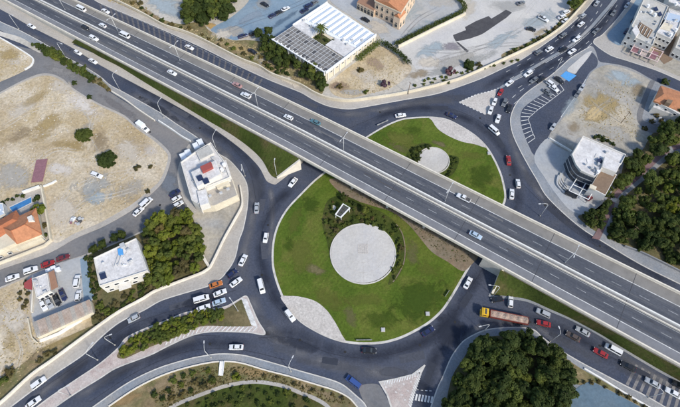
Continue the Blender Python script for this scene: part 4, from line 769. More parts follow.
# clipped hedges round the church yard, each one run
def hedge(pts, wdt, h, label, mat='leaf_dark', seed=1):
    g = smooth(PL(pts, .2), False, 6); L = sum((b-a).length for a, b in zip(g, g[1:])); n = int(L*60); r = np.random.default_rng(seed)
    gg = resample(g, 200); vs = []
    for k in range(n):
        q = gg[r.integers(0, 200)]; c = np.array([q.x+r.uniform(-1, 1)*wdt/2, q.y+r.uniform(-1, 1)*wdt/2, .2+h*r.uniform(.3, 1)**.5])
        nn = np.array([0, 0, .8])+r.normal(size=3)*.6; nn /= np.linalg.norm(nn); t = np.cross(nn, r.normal(size=3)); t /= np.linalg.norm(t); b = np.cross(nn, t); s = r.uniform(.18, .36)
        vs += [c-t*s, c-b*s*.8, c+t*s, c+b*s*.8]
    me = bpy.data.meshes.new('hedge'); me.from_pydata([tuple(v) for v in vs], [], [(4*i, 4*i+1, 4*i+2, 4*i+3) for i in range(len(vs)//4)]); me.materials.append(MATS[mat])
    return tag(link('hedge', me), label, 'hedge')
hedge([(358, 62), (370, 52), (380, 44.5)], 3.2, 2.2, 'tall clipped hedge beside the right hand wall of the warehouse', 'leaf_mid', 1)
hedge([(384, 45), (396, 53), (409, 65)], 2.4, 2., 'clipped hedge running down the right side of the walled dry plot', 'leaf_dark', 2)
hedge([(396, 46), (416, 35.5), (436, 26), (462, 13), (464, 8), (458, 1), (447, -6)], 2.2, 1.8, 'long clipped hedge bounding the church yard, curving away at its right end', 'leaf_dark', 3)
# lone trees of the dry fields
tree(P((86, 138)), 3.4, 4.6, 'leaf_dark', 'round dark green tree standing alone in the dry field, the upper of two', compact=True)
tree(P((109, 162)), 3.7, 4.6, 'leaf_dark', 'broad dark tree in the dry field just above a parked white car', compact=True)
shrub(P((138, 169)), 1.8, 'leaf_dry', 'thin grey green bush alone in the right part of the dry field')
shrub(P((151, 167)), 1.2, 'leaf_dry', 'sparse dry bush near the street edge of the dry field')
shrub(P((148.5, 192)), 1.3, 'leaf_dry', 'dry bush at the street edge above two parked white cars')
tree(P((41.5, 213)), 2.6, 4.6, 'leaf_bright', 'bright green garden tree beside the tiled roof house')
shrub(P((38, 199)), 2., 'leaf_dark', 'dark bush between the pool and the cream garden wall')
shrub(P((45, 226)), 1.7, 'leaf_dry', 'brown bush below the bright green garden tree')
shrub(P((46, 236)), 1.4, 'leaf_dark', 'dark bush at the street end of the cream garden wall')
for q in scatter([(0, 204), (8, 199), (22, 195), (24, 197), (8, 203)], 1.8, 31): shrub(q, 1.1, 'leaf_dark', 'dark bush in the row behind the pool', 'bushes behind the pool')
shrub(P((75, 84)), 1.6, 'leaf_dark', 'dark bush at the bend of the side street'); shrub(P((90, 98)), 1.5, 'leaf_dark', 'dark low bush where the side street meets the dry field')
for q in scatter([(22, 284), (28, 280), (30, 300), (26, 312), (20, 300)], 2.0, 32): shrub(q, 1.1, 'leaf_dry', 'dry bush left of the red awning', 'dry bushes left of the red awning')
shrub(P((12, 372)), 2., 'leaf_dry', 'reddish brown bush near the wall at the lower left edge'); shrub(P((4, 382)), 2.2, 'leaf_mid', 'green bush at the lower left edge of the picture')
for q in scatter([(34, 360), (52, 348), (58, 350), (40, 366)], 2., 33): shrub(q, 1.3, 'leaf_dry', 'brown bush between the shed and the curved wall', 'brown bushes below the shed')
# island shrubs
for q in scatter([(330, 203), (345, 199), (366, 208), (384, 216), (397, 228), (403, 244), (403, 262), (394, 279), (390, 277), (397, 262), (396, 242), (381, 227), (361, 222), (345, 226), (334, 237), (326, 240), (324, 222)], 1.75, 34, holes=[[(333, 200), (353, 200), (353, 222), (333, 222)]]):
    shrub(q, R.choice([.6, .8, 1., 1.4, 1.7]), R.choice(['leaf_dark', 'leaf_mid', 'leaf_mid', 'leaf_dry']), 'low shrub in the planting round the large round plaza', 'shrubs round the large plaza')
for q in scatter([(407, 158), (413, 149), (422, 145), (428, 147), (420, 154), (418, 162), (412, 163)], 1.7, 35): shrub(q, R.uniform(.9, 1.5), 'leaf_dark', 'dark shrub left of the small round plaza', 'shrubs left of the small plaza')
for q in scatter([(446, 172), (452, 165), (451, 157), (458, 159), (455, 169), (448, 176)], 1.6, 36): shrub(q, R.uniform(.8, 1.3), 'leaf_dark', 'dark shrub right of the small round plaza', 'shrubs right of the small plaza')
tree(P((343, 199)), 1.5, 3, 'leaf_dark', 'small dark tree behind the white framed kiosk'); tree(P((365, 212)), 1.5, 3.2, 'leaf_mid', 'small grey green tree right of the kiosk on the island')
# garden at the bottom
for q in scatter([(150, 395), (180, 376), (212, 368), (216, 380), (190, 395), (165, 405)], 2.6, 37): shrub(q, R.uniform(.8, 1.8), R.choice(['leaf_dry', 'leaf_dark', 'leaf_mid']), 'shrub in the brown garden left of the white ramp', 'shrubs left of the white ramp')
for q in scatter([(180, 407), (222, 391), (256, 385), (290, 391), (312, 402), (310, 420), (190, 425)], 2.3, 38): shrub(q, R.uniform(.7, 1.6), R.choice(['leaf_dark', 'leaf_dark', 'leaf_mid']), 'dark shrub on the green below the curved path', 'shrubs below the curved path')
for q in scatter([(262, 372), (300, 383), (330, 392), (350, 402), (340, 402), (300, 389), (262, 378)], 3., 39): shrub(q, R.uniform(.6, 1.2), 'leaf_dry', 'dry shrub between the curved path and the pavement', 'dry shrubs above the curved path')
shrub(P((237, 377)), 1.6, 'leaf_bright', 'single bright yellow green shrub just above the curved path')
# far verge of the south-east slip and banks
for q in scatter([(540, 293), (570, 306), (640, 344), (676, 366), (676, 374), (640, 354), (570, 314), (545, 300)], 2.6, 40): shrub(q, R.uniform(.5, 1.1), R.choice(['leaf_dry', 'leaf_dark']), 'low shrub on the grass bank below the motorway', 'shrubs on the lower right bank', 1.6)
for q in scatter([(572, 380), (602, 382), (624, 395), (648, 408), (640, 407), (618, 395), (596, 385)], 2.2, 41): shrub(q, R.uniform(.6, 1.2), 'leaf_dry', 'dry shrub along the edge of the blue paved lot', 'shrubs along the blue lot')
for q in scatter([(594, 138), (606, 143), (616, 148), (612, 144), (600, 136)], 1.6, 42): shrub(q, 1.3, 'leaf_dark', 'dark bush behind the white office roof', 'bushes behind the white office')
for q in scatter([(640, 133), (652, 128), (668, 118), (662, 112), (648, 122)], 3., 43): shrub(q, 1.5, 'leaf_dry', 'scrubby bush below the orange roofed house', 'bushes below the orange roofed house')
shrub(P((664, 83)), 2.2, 'leaf_dark', 'dark bush at the upper corner of the orange roofed house')
# palms
def palm(px, h, label, nf=22, l=3.3):
    p = P(px, .2); t = thing('palm_tree', label, 'palm', p)
    MB().tube([(0, 0, 0), (.1, 0, h*.5), (.05, .1, h)], [.28, .2, .17], 8).build('trunk', 'bark', t, False)
    for k in range(nf):
        a = k*2.4; up = .9-.075*k; mb = MB(); pts = []
        for j in range(6):
            q = j/5; pts.append(Vector((cos(a)*l*q, sin(a)*l*q, h+up*q*1.4-1.5*q*q)))
        for j in range(5):
            n2 = Vector((-sin(a), cos(a), 0))*(.34*(1-abs(j-2)/4)); n3 = Vector((-sin(a), cos(a), 0))*(.34*(1-abs(j-1)/4))
            d = Vector((0, 0, -.12)); mb.add([pts[j]-n2+d, pts[j], pts[j+1], pts[j+1]-n3+d], [(0, 1, 2, 3)]); mb.add([pts[j]+n2+d, pts[j], pts[j+1], pts[j+1]+n3+d], [(3, 2, 1, 0)])
        mb.build('frond', 'leaf_mid', t)
palm((322, 43), 9.5, 'tall palm tree rising from the warehouse courtyard')

# dry tufts and stones of the fields
def litter(poly, n, mat, seed, s0, s1, name, label, z=.2):
    g = PL(poly, z); r = np.random.default_rng(seed); xs = [p.x for p in g]; ys = [p.y for p in g]; vs = []; k = 0
    while k < n:
        q = (r.uniform(min(xs), max(xs)), r.uniform(min(ys), max(ys)))
        if not inside(q, g): continue
        k += 1; s = r.uniform(s0, s1)*r.uniform(.5, 1); a = r.uniform(0, 6.28); c, d = cos(a)*s, sin(a)*s; h = s*r.uniform(.4, .9)
        b = [(q[0]+c, q[1]+d, z-.03), (q[0]-d, q[1]+c, z-.03), (q[0]-c*.9, q[1]-d*.9, z-.03), (q[0]+d*.8, q[1]-c*.8, z-.03), (q[0]+c*.2, q[1]+d*.2, z+h)]; vs += b
    m = len(vs)//5; fs = []
    for i in range(m): fs += [(5*i, 5*i+1, 5*i+4), (5*i+1, 5*i+2, 5*i+4), (5*i+2, 5*i+3, 5*i+4), (5*i+3, 5*i, 5*i+4)]
    me = bpy.data.meshes.new(name); me.from_pydata(vs, [], fs); me.materials.append(MATS[mat]); o = link(name, me); o['kind'] = 'stuff'; o['label'] = label; return o
WF = [(-20, 110), (0, 96), (22, 84), (40, 78), (52, 78), (70, 91), (100, 108), (137, 131), (163, 151), (162, 170), (148, 189), (118, 211), (75, 231), (54, 239), (45, 190), (20, 190), (-20, 208)]
litter(WF, 700, 'tuft', 1, .2, .5, 'dry_tufts', 'dry grass tufts scattered over the left field'); litter(WF, 500, 'pale_earth', 2, .15, .5, 'field_stones', 'pale stones scattered over the left field')
litter([(-20, 305), (0, 292), (24, 283), (30, 325), (50, 345), (30, 370), (0, 395), (-20, 400)], 500, 'tuft', 3, .2, .5, 'dry_tufts', 'dry grass tufts on the bare ground at the lower left')
litter([(150, 398), (200, 368), (240, 366), (300, 382), (352, 404), (328, 402), (283, 384), (240, 381), (200, 393), (165, 410)], 900, 'leaf_dry', 4, .2, .55, 'dry_tufts', 'dry grass tufts in the brown garden at the bottom', .2)
litter([(335, 90), (380, 50), (408, 68), (390, 90), (350, 97)], 500, 'tuft', 5, .2, .5, 'dry_tufts', 'dry tufts and rubble in the walled dry plot', .22)
litter([(575, 115), (600, 80), (640, 82), (632, 110), (640, 135), (610, 145)], 400, 'tuft', 6, .2, .5, 'dry_tufts', 'dry tufts on the vacant lot at the right', .22)
litter([(105, 0), (140, 10), (200, 36), (260, 62), (300, 82), (318, 88), (270, 50), (210, 34), (160, 20), (130, -8)], 900, 'tuft', 7, .2, .6, 'dry_tufts', 'dry tufts along the rough northern verge', .22)
litter([(332, 182), (345, 182), (400, 208), (470, 250), (468, 265), (440, 255), (410, 225), (370, 203)], 500, 'bed_soil', 8, .15, .4, 'soil_clods', 'clods of brown soil along the motorway edge of the island', .2)
litter([(0, 40), (30, 58), (24, 70), (-30, 92), (-30, 30)], 300, 'tuft', 9, .2, .6, 'dry_tufts', 'dry grass tufts in the upper left field')

# ------------------------------------------------------------------ buildings
class Bld:
    def __init__(s, name, label, cat, px, h, group=None, z0=.1):
        s.h = h; s.poly = PL(px, h)
        a = sum(s.poly[i-1].x*s.poly[i].y-s.poly[i].x*s.poly[i-1].y for i in range(len(s.poly)))
        if a < 0: s.poly.reverse()
        s.o = sum(s.poly, Vector())/len(s.poly); s.o.z = z0
        s.t = thing(name, label, cat, s.o, 0, group)
    def part(s, mb, name, mat, parent=None):
        mb.v = [tuple(Vector(v)-s.o) for v in mb.v]; return mb.build(name, mat, parent or s.t)
    def shell(s, wall='stucco', roof='white_roof', par=.5, pw=.3, parmat=None):
        s.wall_o = s.part(MB().prism(s.poly, s.o.z-.3, s.h-.05), 'wall', wall)
        q = inset(s.poly, -.02); s.roof_o = s.part(MB().prism(inset(s.poly, -pw-.01), s.h-.3, s.h), 'roof', roof)
        if par: s.part(MB().band(s.poly, 0, pw, s.h-.2, s.h+par, True), 'parapet', parmat or wall)
        n = 0
        for _ in range(60):
            a, c_ = s.poly[R.randrange(len(s.poly))], s.poly[R.randrange(len(s.poly))]; q = a.lerp(c_, R.uniform(.1, .9)).lerp(s.o, R.uniform(.15, .8))
            if not inside((q.x, q.y), s.poly) or n > 8: continue
            n += 1; k = R.randrange(3); mb = MB()
            if k == 0: mb.box((q.x, q.y, s.h+.2), (R.uniform(.3, .8), R.uniform(.3, .7), .5), R.random()*3); s.part(mb, 'roof_vent', R.choice(['unit_grey', 'metal_white', 'tank_white']))
            elif k == 1:
                t_ = R.random()*3; mb.tube([(q.x, q.y, s.h+.08), (q.x+cos(t_)*R.uniform(1.5, 4), q.y+sin(t_)*R.uniform(1.5, 4), s.h+.08)], .07, 6); s.part(mb, 'roof_pipe', 'unit_grey') if inside((mb.v[-1][0], mb.v[-1][1]), s.poly) else None
            else: mb.tube([(q.x, q.y, s.h), (q.x, q.y, s.h+.7)], .05, 6).tube([(q.x, q.y, s.h+.7), (q.x+.12, q.y-.16, s.h+.78)], [.5, .42], 12); s.part(mb, 'satellite_dish', 'unit_grey')
        return s
    def block(s, px, z1, z0, name, mat, top=None):
        g = PL(px, z1); o = s.part(MB().prism(g, z0, z1), name, mat)
        if top: s.part(MB().prism([p.lerp(sum(g, Vector())/len(g), .06) for p in g], z1-.2, z1+.06), 'roof', top)
        return o
    def windows(s, A, B, z0, z1, n, wid, arch=False, ins=.12, glass='window_dark', frame='frame_white', name='window', reveal=True):
        """A, B plan points of a wall, windows stand outside to the right of A->B"""
        A, B = Vector((A.x, A.y, 0)), Vector((B.x, B.y, 0)); t = (B-A).normalized(); nn = Vector((t.y, -t.x, 0)); L = (B-A).length
        for k in range(n):
            c = A+t*(L*(k+.5)/n); fr = MB()
            for dx, w2 in ((-wid/2, .12), (wid/2, .12)): q = c+t*dx+nn*.04; fr.box((q.x, q.y, (z0+z1)/2), (w2, .14, z1-z0+.12), math.atan2(t.y, t.x))
            for zz in (z0, z1): q = c+nn*.04; fr.box((q.x, q.y, zz), (wid-.12, .14, .12), math.atan2(t.y, t.x))
            f = s.part(fr, name, frame); g = MB()
            if arch:
                pts = [c+t*(-wid/2+.06)+Vector((0, 0, z0))]; pts += [c+t*(-cos(pi*j/8)*(wid/2-.06))+Vector((0, 0, z1-.05+sin(pi*j/8)*wid/2)) for j in range(9)]; pts += [c+t*(wid/2-.06)+Vector((0, 0, z0))]
                off = nn*.03; g.add([p+off for p in pts], [tuple(range(len(pts)))])
            else:
                q = c+nn*.015; g.box((q.x, q.y, (z0+z1)/2), (wid-.14, .04, z1-z0-.14), math.atan2(t.y, t.x))
            s.part(g, 'pane', glass, f)
    def ac(s, pts, z):
        for p in pts:
            q = P(p, z+.5); s.part(MB().box((q.x, q.y, z+.5), (1.1, .6, .95), R.random()), 'air_conditioner', 'unit_grey')
    def tank(s, pts, z):
        for p in pts:
            q = P(p, z+.9); mb = MB().tube([(q.x, q.y, z+.35), (q.x, q.y, z+1.6)], .65, 14)
            for a in range(4): mb.box((q.x+.45*cos(a*1.57), q.y+.45*sin(a*1.57), z+.18), (.1, .1, .4))
            s.part(mb, 'water_tank', 'tank_white')
    def solar(s, pts, z, rz=.5):
        for p in pts:
            q = P(p, z+.5); mb = MB(); c_, s_ = cos(rz), sin(rz)
            vs = [(-1, -.9, .15), (1, -.9, .15), (1, .9, .95), (-1, .9, .95)]
            top = [(q.x+x*c_-y*s_, q.y+x*s_+y*c_, z+h) for x, y, h in vs]; bot = [(x, y, h-.1) for x, y, h in top]
            mb.add(bot+top, [(3, 2, 1, 0), (4, 5, 6, 7), (0, 1, 5, 4), (1, 2, 6, 5), (2, 3, 7, 6), (3, 0, 4, 7)]); s.part(mb, 'solar_panel', 'solar')
def edge(poly, i): return poly[i], poly[(i+1) % len(poly)]

# white flat-roofed building west of the ring
b = Bld('flat_roofed_building', 'cluttered white flat-roofed building with a dark red roof box beside the slip road bend', 'building',
        [(181, 163), (196, 152), (211, 143), (217, 152), (224, 161), (230, 178), (206, 188), (199, 205), (192, 201), (187, 184)], 6.5)
b.shell('stucco', 'white_roof', .6)
b.block([(191, 172), (216, 160), (221, 174), (197, 187)], 9.2, 6.4, 'penthouse', 'stucco', 'white_roof')
b.block([(200, 166.5), (211, 161.5), (213, 167), (202.5, 172)], 10.4, 9., 'stair_box', 'dark_red_roof')
b.block([(196, 151.5), (209, 145), (214, 153), (200, 160)], 7.6, 6.4, 'roof_terrace', 'stucco', 'grey_roof')
b.block([(206, 190), (233, 180), (238, 195), (214, 206), (200, 207)], 4.2, .1, 'lower_wing', 'cream_wall', 'tan_sidewalk')
b.block([(197, 191), (206, 189), (209, 203), (200, 206)], 7.4, 4., 'stair_tower', 'stucco', 'white_roof')
b.block([(218, 162), (226, 160), (231, 176), (222, 180)], 5.2, .1, 'side_wing', 'stucco', 'white_roof')
b.block([(215, 184), (228, 180), (230, 184), (217, 188)], 5.6, 4.1, 'stair_box', 'cream_wall')
for q in ((183, 156), (188, 152.5), (196, 145.5), (200, 142)):
    c = P(q, 3); b.part(MB().box((c.x, c.y, 1.6), (2.2, 3., 2.9), .5), 'shade_canopy', 'metal_white')
b.tank([(222, 170), (206, 176), (224, 165)], 6.5); b.ac([(213, 158), (208, 152), (224.5, 172), (210, 196), (221, 193), (228, 189), (203, 180), (194, 181)], 6.4); b.solar([(206, 181), (200, 178)], 9.2)
for i in (6, 7, 8): A, B = edge(b.poly, i); b.windows(A, B, 1.2, 2.4, 3, 1.1); b.windows(A, B, 4.2, 5.4, 3, 1.1)
# white house above the left carriageway
b = Bld('white_house', 'white flat-roofed house with a blue roof cover between the street and the overgrown plot', 'house', [(94, 258.5), (136.5, 238.5), (148, 271), (100, 286.5)], 6.2)
b.shell('stucco', 'white_roof', .45)
b.block([(119, 244), (123.5, 242), (125, 246), (120.5, 248)], 7.6, 6.1, 'chimney_stack', 'unit_grey')
q = PL([(117.5, 249), (122, 247.5), (123, 254), (118.5, 255)], 6.9); b.part(MB().prism(q, 6.3, 6.9), 'blue_cover', 'canvas_blue')
for d in (0, 3.2):
    A, B = P((118.5+d, 254), 6.5), P((114.5+d, 266), 6.5); b.part(MB().tube([A, B], .16, 6), 'roof_pipe', 'unit_grey')
b.solar([(103, 276)], 6.2, .4); b.ac([(130, 262), (128, 250)], 6.2)
A, B = None, None
for i in range(4):
    A, B = edge(b.poly, i); mid_ = (A+B)/2
    if mid_.y < b.o.y and abs(A.y-B.y) < abs(A.x-B.x): b.windows(A, B, 3.7, 4.9, 5, 1.5); b.windows(A, B, .9, 2.2, 4, 1.5); S_ = (A, B)
t_ = (S_[1]-S_[0]).normalized(); nn_ = Vector((t_.y, -t_.x, 0)); m_ = S_[0].lerp(S_[1], .3)
b.part(MB().prism([m_+nn_*.01, m_+t_*4+nn_*.01, m_+t_*4+nn_*2.2, m_+nn_*2.2], 2.9, 3.2, True), 'balcony', 'stucco')
# tiled house at the left edge
b = Bld('tiled_house', 'house with an orange tiled hip roof and a swimming pool at the left edge', 'house', [(-28, 246), (0, 226), (36, 209), (42, 234), (19, 243), (-10, 256)], 4.6)
b.part(MB().prism(inset(b.poly, -.8), -.1, 4.5), 'wall', 'cream_wall')
e = PL([(-2, 226), (36, 208), (42, 234), (17, 244)], 4.6); r0, r1 = P((11, 231), 7.4), P((25, 224.5), 7.4)
def hip(e, r0, r1, name, mat):
    mb = MB(); mb.add(e+[r0, r1], [(0, 4, 5, 1)[::-1], (1, 5, 2)[::-1], (2, 5, 4, 3)[::-1], (3, 4, 0)[::-1]]); lo = [Vector((p.x, p.y, 4.35)) for p in e]
    mb.add(e+lo, [(i, (i+1) % 4, 4+(i+1) % 4, 4+i) for i in range(4)]+[(7, 6, 5, 4)]); return b.part(mb, name, mat)
rf = hip(e, r0, r1, 'roof', 'roof_tile')
for A, B in ((e[0], r0), (r0, r1), (r1, e[1]), (r1, e[2]), (r0, e[3])):
    A2, B2 = A+Vector((0, 0, .08)), B+Vector((0, 0, .08)); o = MB().tube([A2, B2], .14, 6); o.v = [tuple(Vector(v)-b.o) for v in o.v]; o.build('ridge', 'roof_tile_dark', rf)
e = PL([(-30, 238), (-2, 221), (16, 211), (22, 218), (-4, 232), (-24, 246)][0:1]+[(16, 210), (24, 222), (-18, 250)], 4.4); hip(e, P((-18, 236), 6.4), P((12, 219), 6.4), 'roof', 'roof_tile_dark')
b.block([(27, 217), (31.5, 215), (33, 220), (28.5, 222)], 6.8, 5., 'chimney', 'stucco')
b.block([(12, 240), (39, 232), (42, 238), (20, 247), (6, 250)], 2.9, .1, 'veranda', 'cream_wall', 'cream_wall')
b.block([(-10, 244), (8, 237), (12, 243), (-4, 251)], 3.4, .1, 'porch', 'cream_wall', 'stucco')
b.solar([(20, 227)], 5.6, .6); b.ac([(34, 229)], 4.4)
for i in range(len(b.poly)):
    A, B = edge(b.poly, i)
    if (B-A).x > 3 and (A.y+B.y)/2 < b.o.y: b.windows(A+Vector((0, .0, 0)), B, .8, 2.0, 3, 1.2)
pl = thing('swimming_pool', 'blue rectangular swimming pool with a pale rim behind the tiled house', 'pool', P((20, 206), .17))
po = PL([(8.5, 207), (31.5, 196), (32.5, 203), (13, 213)], .3); pc = Vector(P((20, 206), .17))
def loc(mb, o): mb.v = [tuple(Vector(v)-o) for v in mb.v]; return mb
loc(MB().band(po, -.5, .0, .1, .36, True), pc).build('rim', 'pale_paving', pl); loc(MB().prism(po, 0, .3), pc).build('water', 'pool_water', pl)
b = Bld('garden_shed', 'small white flat-roofed outbuilding left of the pool at the picture edge', 'shed', [(-10, 205), (3, 203), (5, 214), (-8, 220)], 2.8); b.shell('stucco', 'metal_blue', .2); A, B = edge(b.poly, 0); b.windows(A, B, 1, 2, 2, 1)
# shop
b = Bld('small_shop', 'small white-roofed shop with a red awning left and a brown awning right', 'shop', [(32, 279), (47.5, 273), (50.5, 291), (37, 298)], 3.6)
b.shell('stucco', 'white_roof', .25)
def canopy(b, px, z, name, mat, posts=True):
    g = PL(px, z); b.part(MB().prism(g, z-.12, z), name, mat)
    for p in g: b.part(MB().tube([(p.x*.97+.03*b.o.x, p.y*.97+.03*b.o.y, .1), (p.x*.97+.03*b.o.x, p.y*.97+.03*b.o.y, z-.12)], .06, 6), 'post', 'steel')
canopy(b, [(24, 283), (31.5, 277.5), (32.2, 290), (24, 288)], 2.9, 'awning', 'awning_red'); canopy(b, [(48.3, 272.5), (54, 270), (58, 287), (51, 290.5)], 2.9, 'awning', 'awning_brown')
b.ac([(35, 281), (45, 292)], 3.6)
for i in range(4):
    A, B = edge(b.poly, i)
    if (B-A).x > 3: b.windows(A, B, .9, 2.4, 3, 1.2)
for px in ((50, 271.5), (54.5, 269), (59, 270.5)):
    q = P(px, .2); tag(MB().box((q.x, q.y, .8), (1.6, 1.1, 1.3), .4).box((q.x, q.y, 1.5), (1.7, 1.2, .1), .4).build('kiosk_box', 'metal_white'), 'white box standing in front of the brown awning', 'box', 'white boxes by the brown awning')
# corrugated shed: every sheet its own piece
b = Bld('corrugated_shed', 'long low shed with a rust stained corrugated roof beside the yard', 'shed', [(32.5, 322.5), (89.5, 299.5), (93, 312.5), (37, 338)], 3.0)
b.part(MB().prism(inset(b.poly, -.2), -.1, 2.7), 'wall', 'cream_wall')
a0, a1, b0, b1 = P((32.5, 322.5), 3), P((89.5, 299.5), 3), P((37, 338), 2.6), P((93, 312.5), 2.6)
sheet_me = {}
for k in range(14):
    g = []; mb = MB(); w0 = k/14
    for j in range(9):
        f = w0+(j/8)*(1/14); rz_ = .16*(j % 2)+.02*(k % 3); g.append((a0.lerp(a1, f)+Vector((0, 0, rz_)), b0.lerp(b1, f)+Vector((0, 0, rz_))))
    for j in range(8): mb.add([g[j][0], g[j+1][0], g[j+1][1], g[j][1]], [(3, 2, 1, 0)])
    b.part(mb, 'roof_sheet', 'rust_sheet' if k % 3 else 'tan_sidewalk')
# warehouse
b = Bld('warehouse', 'large warehouse with a white ridged metal roof and a dark panelled terrace', 'warehouse', [(272.5, 38.6), (327.6, 2), (376, 34), (325.5, 72)], 5.5)
b.part(MB().prism(b.poly, -.1, 4.4), 'wall', 'cream_wall')
Wc, Nc, Ec, Sc = PL([(272.5, 38.6), (327.6, 2), (376, 34), (325.5, 72)], 5.5)
def wp(u_, v_, z): p = Wc.lerp(Nc, v_).lerp(Sc.lerp(Ec, v_), u_); return Vector((p.x, p.y, z))      # u along W>S, v from the slatted side to the ridged side
V0 = .36
b.part(MB().prism([wp(0, .5, 0), wp(1, .62, 0), wp(1, 1, 0), wp(0, 1, 0)], 4.3, 5.0), 'roof', 'metal_white')
for k in range(10):                                    # ridges of the white roof
    u0, u1 = .03+k*.094, .03+(k+.62)*.094; v0, v1 = .56+.10*u0, .97; um = (u0+u1)/2
    mb = MB().add([wp(u0, v0, 5.02), wp(u1, v0, 5.02), wp(u1, v1, 5.02), wp(u0, v1, 5.02), wp(um, v0, 5.75), wp(um, v1, 5.75)], [(0, 3, 5, 4), (1, 4, 5, 2), (0, 4, 1), (2, 5, 3)])
    b.part(mb, 'roof_ridge', 'metal_white')
    mb = MB().prism([wp(u1+.004, v0, 0), wp(u1+.03, v0, 0), wp(u1+.03, v1, 0), wp(u1+.004, v1, 0)], 4.9, 5.08); b.part(mb, 'gutter', 'metal_blue')
b.part(MB().prism([wp(.0, V0, 0), wp(.36, V0, 0), wp(.36, .5, 0), wp(0, .5, 0)], 4.3, 5.15), 'roof', 'white_roof')
b.part(MB().prism([wp(.62, V0+.02, 0), wp(1, V0+.02, 0), wp(1, .62, 0), wp(.62, .57, 0)], 4.3, 5.15), 'roof', 'white_roof')
b.part(MB().prism([wp(.37, V0, 0), wp(.62, V0, 0), wp(.62, .52, 0), wp(.37, .52, 0)], 4.3, 4.45), 'courtyard', 'bed_soil')
b.part(MB().prism([wp(.0, .0, 0), wp(1, .0, 0), wp(1, V0, 0), wp(0, V0, 0)], 4.3, 4.5), 'terrace', 'slat_grey')
for i in range(17):
    for j in range(5):
        u0, v0 = .015+i*.0575, .012+j*.069
        b.part(MB().prism([wp(u0, v0, 0), wp(u0+.046, v0, 0), wp(u0+.046, v0+.058, 0), wp(u0, v0+.058, 0)], 5.15+R.uniform(0, .05), 5.27, True), 'slat_panel', R.choice(['panel_dark', 'panel_grey', 'panel_grey', 'slat_grey']))
for i in range(18):
    u0 = .009+i*.0575; b.part(MB().prism([wp(u0-.003, 0, 0), wp(u0+.003, 0, 0), wp(u0+.003, V0, 0), wp(u0-.003, V0, 0)], 5.14, 5.36, True), 'beam', 'unit_grey')
for i in range(6):
    v0 = .004+i*.069; b.part(MB().prism([wp(0, v0-.003, 0), wp(1, v0-.003, 0), wp(1, v0+.004, 0), wp(0, v0+.004, 0)], 5.06, 5.32, True), 'beam', 'unit_grey')
for i in range(14):                                    # white frames standing along the lower left side
    u0 = .01+i*.0745; p0, p1 = wp(u0, -.015, 0), wp(u0+.012, -.015, 0); q0, q1 = wp(u0, .02, 0), wp(u0+.012, .02, 0)
    b.part(MB().prism([p0, p1, q1, q0], .0, 5.7), 'column', 'frame_white')
b.part(MB().prism([wp(0, -.02, 0), wp(1, -.02, 0), wp(1, -.004, 0), wp(0, -.004, 0)], 5.45, 5.75, True), 'cornice', 'frame_white')
b.part(MB().prism([wp(1, .0, 0), wp(1, 1, 0), wp(1.012, 1, 0), wp(1.012, 0, 0)], 4.6, 5.9, True), 'parapet', 'frame_white')
b.part(MB().prism([wp(0, V0, 0), wp(0, 1, 0), wp(-.012, 1, 0), wp(-.012, V0, 0)], 4.6, 5.7, True), 'parapet', 'frame_white')
for i in range(9):                                     # pilasters on the right hand wall
    v0 = .03+i*.115; b.part(MB().prism([wp(1, v0, 0), wp(1.012, v0, 0), wp(1.012, v0+.014, 0), wp(1, v0+.014, 0)], 0, 4.6), 'pilaster', 'stucco')
b.windows(wp(1, .05, 0), wp(1, .95, 0), 3, 3.8, 8, 1.4)
b.ac([(343, 40), (347, 44), (352, 40), (304, 20), (311, 26), (362, 40)], 5.1)
for q, r_ in (((318, 38), 1.6), ((326, 41), 1.4), ((322, 33), 1.3), ((333, 41), 1.)): shrub(P(q, 4.5), r_, 'leaf_dark', 'dark bush in the warehouse courtyard below the palm', 'bushes in the warehouse courtyard', 4.5)
# church
b = Bld('church', 'cream and orange church with two rows of arched windows at the top edge', 'church', [(375, 1), (401, 13), (417, -12), (392, -24)], 8.5)
b.part(MB().prism(b.poly, -.1, 8.5), 'wall', 'church_wall')
K = sorted(b.poly, key=lambda p: p.x); 
lw_, lo_, rt_, up_ = P((375, 1), 8.5), P((401, 13), 8.5), P((417, -12), 8.5), P((392, -24), 8.5)
b.part(MB().prism(inset(b.poly, .35), 8.3, 8.8), 'cornice', 'cream_wall')
m0, m1 = lw_.lerp(lo_, .5), up_.lerp(rt_, .5)
mb = MB(); E4 = [Vector((p.x, p.y, 8.8)) for p in (lw_, lo_, rt_, up_)]; mb.add(E4+[Vector((m0.x, m0.y, 11)), Vector((m1.x, m1.y, 11))], [(0, 4, 5, 3), (4, 1, 2, 5), (0, 1, 4), (2, 3, 5)]); b.part(mb, 'roof', 'roof_tile')
b.windows(lw_, lo_, 1.2, 2.8, 5, 1.5, True, frame='cream_wall'); b.windows(lw_, lo_, 5, 6.6, 5, 1.3, True, frame='cream_wall'); b.windows(lo_, rt_, 1.2, 2.8, 5, 1.4, True, frame='cream_wall'); b.windows(lo_, rt_, 5, 6.6, 5, 1.3, True, frame='cream_wall')
tt = (lo_-lw_).normalized(); rr = Vector((-tt.y, tt.x, 0))
p0 = lo_-tt*2.8; g = [p0-rr*1.4, p0+tt*3.4-rr*1.4, p0+tt*3.4+rr*4, p0+rr*4]
b.part(MB().prism(g, 0, 6.5), 'buttress_wing', 'church_wall'); mb = MB(); top = [Vector((p.x, p.y, 6.5)) for p in g]; mm = [Vector((((g[0]+g[1])/2).x, ((g[0]+g[1])/2).y, 8.)), Vector((((g[2]+g[3])/2).x, ((g[2]+g[3])/2).y, 8.))]
mb.add(top+mm, [(0, 4, 5, 3), (4, 1, 2, 5), (0, 1, 4), (2, 3, 5)]); b.part(mb, 'wing_roof', 'roof_tile')
